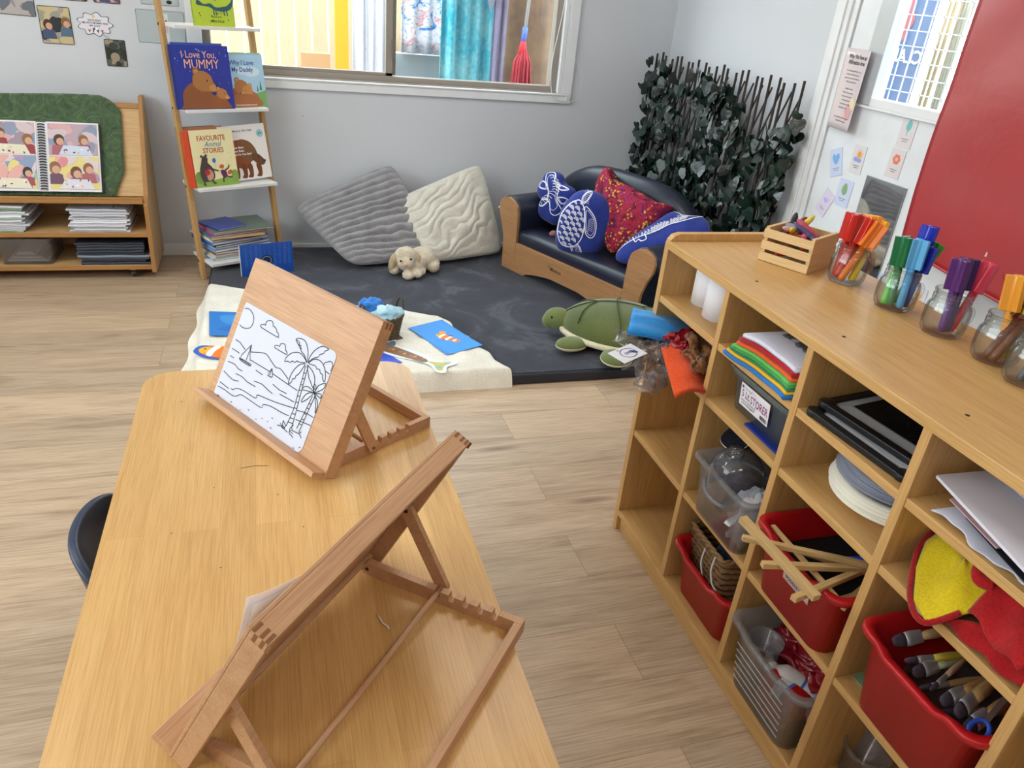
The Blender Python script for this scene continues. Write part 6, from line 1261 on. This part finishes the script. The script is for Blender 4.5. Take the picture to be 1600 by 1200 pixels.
tag(b.build('paper_pile'), 'pinkish white papers inside the clear tub', 'paper', kind='stuff')
# ================================================================ pictures on the back wall
WM = lambda x, z, rot=0: frame((x, YW-.0012, z), (cos(rot), 0, sin(rot)), (-sin(rot), 0, cos(rot)))
def wallpic(lab, x, z, w, h, rot, seed, pal, kids=2, edge='#3c3c3e', name='photo_print'):
    M_ = WM(x, z, rot); b = MB(flat(edge, .3)); o = rrect(0, w, 0, h, .006, 4); b.prism(o, 0, .0009, M=M_); A = Art(b, M_, z=.0010); photo(A, .003, .003, w-.003, h-.003, seed, pal, 22, kids, False); tag(b.build(name), lab, 'photo'); return A
wallpic('laminated photo at the far left of the wall, bicycle on paving', -1.16, 1.108, .205, .115, -.02, 21, ['#8a8c90', '#b4aca8', '#c4beb8', '#6a7078'], 0)
wallpic('laminated photo of an adult hugging two children', -.947, .998, .128, .155, .0, 22, ['#9a9a88', '#c8b888', '#d0b4a0', '#2c3034', '#a8a094'], 2)
wallpic('small dark laminated photo below the speech bubble', -.697, .917, .088, .116, .0, 23, ['#3c423c', '#5a6058', '#2c3028', '#a09078'], 0)
wallpic('laminated photo cropped by the top edge above the speech bubble', -.845, 1.182, .105, .10, .0, 24, ['#7a5a44', '#c8a888', '#3c3028'], 1)
wallpic('laminated photo cropped by the top edge, right of the bubble', -.715, 1.182, .11, .10, .0, 25, ['#a08088', '#6a5058', '#c8a8a8'], 1)
M_ = WM(-.795, 1.030); b = MB(flat('#3a3c40', .4)); bub = [(.072+(.068+.008*cos(9*a))*cos(a), .062+(.046+.006*cos(9*a))*sin(a)) for a in [2*pi*k/72 for k in range(72)]]
b.prism(bub, 0, .001, M=M_); A = Art(b, M_, z=.0011); A.poly([(.072+(x-.072)*.955, .062+(y-.062)*.94) for x, y in bub], '#e2dfe8'); A.poly([(.098, .022), (.115, .018), (.128, -.004)], '#3a3c40'); A.poly([(.100, .024), (.112, .021), (.124, .001)], '#e2dfe8'); A.ell(.070, .094, .006, .006, '#e0d46a')
A.text('KAYLEIGH', .072, .074, .0115, '#3c3c44', .02); A.text('"ME WITH MUMMY AND', .072, .063, .0105, '#3c3c44', .02, wide=.95); A.text('MY DOG"', .072, .052, .0105, '#3c3c44', .02)
A.blob([(.062, .026), (.060, .040), (.066, .047), (.076, .047), (.084, .040), (.082, .026), (.076, .034), (.068, .034)], '#55565e'); A.ell(.076, .043, .006, .006, '#f0f0f4'); A.ell(.070, .032, .005, .007, '#f0f0f4'); 
for x in (.046, .098):
    for k in (-1, 0, 1): A.line([(x, .028), (x+k*.005, .040)], .0022, '#b8505a')
tag(b.build('speech_bubble_sign'), 'white cloud shaped speech bubble sign reading Kayleigh me with mummy and my dog', 'sign')
for (x, z, w, h, lab) in ((-.548, 1.030, .205, .140, 'laminated clear poster with a standing adult and child photo, behind the ladder'), (-.520, 1.192, .16, .10, 'laminated white sheet cropped by the top edge above the ladder rail')):
    M_ = WM(x, z); b = MB(flat('#4a4d50', .3)); b.prism(rrect(0, w, 0, h, .006, 4), 0, .0008, M=M_); A = Art(b, M_, z=.0009); A.poly(rrect(.0015, w-.0015, .0015, h-.0015, .005, 4), '#b6c0c2', .15)
    if h > .12:
        A.rect(.095, .004, .135, .128, '#d4d8dc'); A.blob([(.103, .015), (.100, .08), (.106, .10), (.116, .10), (.120, .08), (.118, .015)], '#8c8a9c'); A.ell(.111, .112, .007, .010, '#6a4434'); A.blob([(.122, .05), (.121, .085), (.130, .085), (.131, .05)], '#c8b0b4'); A.ell(.126, .094, .005, .007, '#5a3a30'); A.poly([(.104, .015), (.119, .015), (.117, .055), (.105, .055)], '#c8a0a8')
    else: A.ell(.12, .015, .012, .008, '#222428'); A.rect(.05, .01, .09, .012, '#8a8c90')
    tag(b.build('laminated_poster'), lab, 'poster')
tag(MB(flat('#9aa0a0')).tube([(.11+.085, YW-.002, .735), (.11+.087, YW-.004, .733)], .003, 6).build('wall_plug', loc=(-.02, 0, .0)), 'tiny grey wall plug right of the ladder shelf', 'wall plug')
# roller blind cords at the window
for pts, lab in (([(1.523, 4.150, 1.7), (1.520, 4.150, 1.37), (1.485, 4.150, 1.09), (1.490, 4.150, .96), (1.512, 4.150, .895), (1.56, 4.150, .878), (1.615, 4.152, .885)], 'white beaded blind cord looping down the right side of the window'), ([(1.565, 4.148, 1.7), (1.562, 4.148, 1.35), (1.60, 4.148, 1.13), (1.648, 4.15, 1.04), (1.668, 4.15, .96), (1.655, 4.15, .895), (1.61, 4.15, .872)], 'thin blind cord bowing out over the wall beside the window frame')):
    tag(MB(flat('#e8e8e6', .5)).tube(smooth_line(pts, 6), .0022 if 'beaded' in lab else .0013, 6).build('blind_cord'), lab, 'cord')
MB(plas('#d4d6d8')).box(1.590, 1.606, YW-.030, YW-.018, .872, .902).build('cord_clip'); bpy.data.objects['cord_clip']['kind'] = 'structure'
# ================================================================ door: cards, poster, mirror, red sheet
DMx = lambda y, z, rot=0: frame((XR-.0052, y, z), (0, -cos(rot), sin(rot)), (0, sin(rot), cos(rot)))   # x towards the camera (-y), z into the room
def dcard(lab, y, z, rot, w, h, col, art):
    M_ = DMx(y, z, rot); b = MB(flat(col, .4)); b.prism([(0, 0), (w, 0), (w, h), (0, h)], 0, .001, M=M_); A = Art(b, M_, z=.0011); art(A, w, h)
    A.line([(w*.25, h*.28), (w*.75, h*.28)], .0022, '#6a6a74'); A.line([(w*.33, h*.21), (w*.67, h*.21)], .0022, '#6a6a74'); tag(b.build('affirmation_card'), lab, 'card')
def a_heart(A, w, h): A.blob([(w*.5, h*.42), (w*.22, h*.62), (w*.25, h*.78), (w*.40, h*.80), (w*.5, h*.72), (w*.60, h*.80), (w*.75, h*.78), (w*.78, h*.62)], '#7cb0e6')
def a_sun(A, w, h):
    A.ell(w*.55, h*.68, w*.17, w*.17, '#e8a03c')
    for k in range(12): a = k*pi/6; A.line([(w*.55+w*.2*cos(a), h*.68+w*.2*sin(a)), (w*.55+w*.30*cos(a), h*.68+w*.30*sin(a))], .0022, '#e8a03c')
    A.ell(w*.36, h*.50, w*.2, w*.12, '#8f9fe0'); A.ell(w*.6, h*.48, w*.2, w*.11, '#8f9fe0')
def a_leaf(A, w, h): A.blob([(w*.5, h*.42), (w*.30, h*.55), (w*.34, h*.75), (w*.52, h*.88), (w*.68, h*.72), (w*.68, h*.52)], '#8db07e'); A.line([(w*.5, h*.42), (w*.52, h*.82)], .0015, '#5a7a50')
def a_flower(A, w, h):
    for k in range(6): A.ell(w*.5+w*.15*cos(k*pi/3), h*.64+w*.15*sin(k*pi/3), w*.12, w*.12, '#e08070')
    A.ell(w*.5, h*.64, w*.09, w*.09, '#f0b8a0')
def a_tree(A, w, h): A.line([(w*.5, h*.40), (w*.5, h*.7)], .003, '#6a9c96'); A.blob([(w*.5, h*.52), (w*.34, h*.66), (w*.40, h*.84), (w*.54, h*.90), (w*.68, h*.80), (w*.66, h*.62)], '#7cbcc0')
def a_cloud(A, w, h): A.ell(w*.45, h*.6, w*.2, w*.14, '#a8b8f0'); A.ell(w*.6, h*.68, w*.14, w*.10, '#e0b8e0')
def a_mount(A, w, h): A.poly([(w*.2, h*.45), (w*.5, h*.85), (w*.8, h*.45)], '#88a8d8'); A.poly([(w*.45, h*.45), (w*.68, h*.72), (w*.9, h*.45)], '#a8c0e4')
dcard('small card with a teal tree, just below the door glass', 2.318, 1.018, -.02, .072, .108, '#dcd6d8', a_tree)
dcard('small card with a coral flower, below the tree card', 2.326, .910, -.02, .070, .102, '#dcd4d4', a_flower)
dcard('small card with a sun and clouds on the door', 2.517, .880, .02, .068, .104, '#dcd8da', a_sun)
dcard('blue tilted card with a blue heart on the door', 2.610, .835, .38, .068, .108, '#c8d4ee', a_heart)
dcard('small card with a green leaf, under the sun card', 2.547, .745, -.0, .080, .104, '#ccd4ee', a_leaf)
dcard('lilac tilted card with a cloud near the door edge', 2.650, .700, -.42, .066, .104, '#dcd2e6', a_cloud)
dcard('small card with blue mountains seen low behind the marker jars', 2.262, .480, -.05, .075, .100, '#c8d6ee', a_mount)
dcard('small card with an orange sun seen low behind the third marker jar', 2.035, .490, .05, .080, .100, '#dce0ea', a_sun)
dcard('pale card half hidden behind the edge of the red sheet', 2.165, .860, .0, .072, .104, '#dcd4d6', a_cloud)
# curling poster
t = thing('affirmation_poster', 'pale pink poster about affirmations curling off the door by its frame', 'poster', (0, 0, 0)); b = MB(flat('#ddd0d2', .18))
def pst(x, y): return (XR-.0065-.012-.030*max(0, x/.16)**2*(1-.2*y)-.004*sin(x*60)*0, 2.698-x, 1.022+y*.292)
b.grid(lambda u, v: pst(u*.165, v), 22, 12); b.build('sheet', t, solid=.0008)
b = MB(flat('#4a4448', .5)); 
def ptext(s, x, y, size, col='#4a4448', bold=.01):
    vs, fs = text_geo(s, size, bold); b.add([(lambda p: (p[0]-.0016, p[1], p[2]))(pst(min(max(vx*.8+x, .002), .163), (vy+y)/.292)) for vx, vy, _ in vs], fs, flat(col, .5))
ptext('Why We Have an', .088, .258, .021, bold=.02); ptext('Affirmation Area', .088, .238, .021, bold=.02)
b.build('printed_title', t); b = MB(flat('#4a4448', .5))
for i, s in enumerate(['Our affirmation wall reminds us that', 'positive words help us grow and', 'appreciate ourselves, our friends and', 'nothing is stronger than us']): ptext(s, .084, .212-i*.013, .0085)
ptext('Benefits for Children', .084, .148, .0085); 
for i, s in enumerate(['Builds self esteem and trust', 'Supports emotional growth', 'Encourages kindness', 'Promotes positive thinking', 'Supports calm and resilience']): ptext('\u2713 '+s, .080, .134-i*.014, .008)
ptext('When children speak kindly, they learn', .084, .042, .0085); ptext('they are loved and enough', .084, .029, .0085); b.build('printed_text', t)
b = MB(flat('#e8c8b8', .4)); 
for cx_, cy_, r, col in ((.12, .07, .030, '#d8a8a8'), (.135, .10, .022, '#ecdcb4'), (.10, .055, .018, '#e8c0c0')):
    b.add([(lambda p: (p[0]-.0012, p[1], p[2]))(pst(min(x, .163), y/.292)) for x, y in ell(cx_, cy_, r, r)], [tuple(range(22))], flat(col, .4))
b.build('pastel_print', t)
# safety mirror
m, tt, p = base('mirror', .04, 1.0); p.inputs['Base Color'].default_value = lin('#c4c6c8'); n = noi(tt, coords(tt), 6, 1); bump(tt, p, n.outputs[0], .04, .02); MIRROR = m
t = thing('door_mirror', 'upright acrylic mirror on the door reflecting the pillows', 'mirror', (XR-.0052, 0, 0)); b = MB(MIRROR); b.box(-.004, 0, 2.200, 2.405, .545, .888); b.build('mirror_sheet', t); b = MB(flat('#8c9092', .3)); b.box(-.0035, .0, 2.405, 2.408, .545, .890); b.box(-.0035, 0, 2.197, 2.200, .545, .890); b.box(-.0035, 0, 2.197, 2.408, .888, .891); b.build('mirror_edge', t)
# red vinyl sheet
def redvinyl():
    m, tt, p = base('red_vinyl', .42, 0, .9); v = coords(tt); n = noi(tt, v, 3.2, 4, .6, .6); n2 = noi(tt, v, 260, 2); tt.links.new(ramp(tt, n.outputs[0], [(.3, lin('#a4111b')), (.7, lin('#ae1522'))]), p.inputs['Base Color']); bump(tt, p, n.outputs[0], .25, .02); p.inputs['Coat Weight'].default_value = .6; p.inputs['Coat Roughness'].default_value = .33; return m
RV_ = redvinyl(); t = thing('red_vinyl_sheet', 'large glossy red vinyl sheet hanging in front of the door and wall', 'sheet', (0, 0, 0)); b = MB(RV_)
def rsf(u, v):
    y = 2.100-.95*u; zb = .716-.045*u*1.7; z = zb+(1.98-zb)*v; y += .030*(1-v)**2*(1-u)*sin(v*pi*.9)+.025*max(0, .16-v)*(-4)*(1-u)*.35
    return (2.150-.030*sin(u*pi*1.1+.3)*(1-.6*v)+.006*mnoise.noise(Vector((u*5, v*6, 1)))-.012*(1-u)**6, y, z)
b.grid(rsf, 46, 60); b.build('sheet', t, solid=.0035)
b = MB(RV_); b.tube([tuple(Vector(rsf(k/30, 0))+Vector((-.003, 0, .003))) for k in range(31)], .0055, 8); b.build('bottom_hem', t); b = MB(flat('#e8c8c4', .6)); q = Vector(rsf(.80, .10))
b = MB(plas('#c9ccd0', .3, .8))
for u in (.03, .5, .97): p_ = rsf(u, 1); b.cyl((p_[0]-.012, p_[1], p_[2]-.01), (XR-.0005, p_[1], p_[2]-.01), .006, seg=10)
b.build('hook', t)
b = MB(flat('#e6c4c0', .6)); A = Art(b, frame((2.1175, 1.745, .792), (0, -1, 0), (0, 0, 1))); A.poly([(0, 0), (.008, .001), (.007, .014), (.003, .016)], '#e6c4c0'); A.line([(.085, -.030), (.098, -.045), (.102, -.060)], .0012, '#3a0c10'); A.mb.build('torn_speck', t)
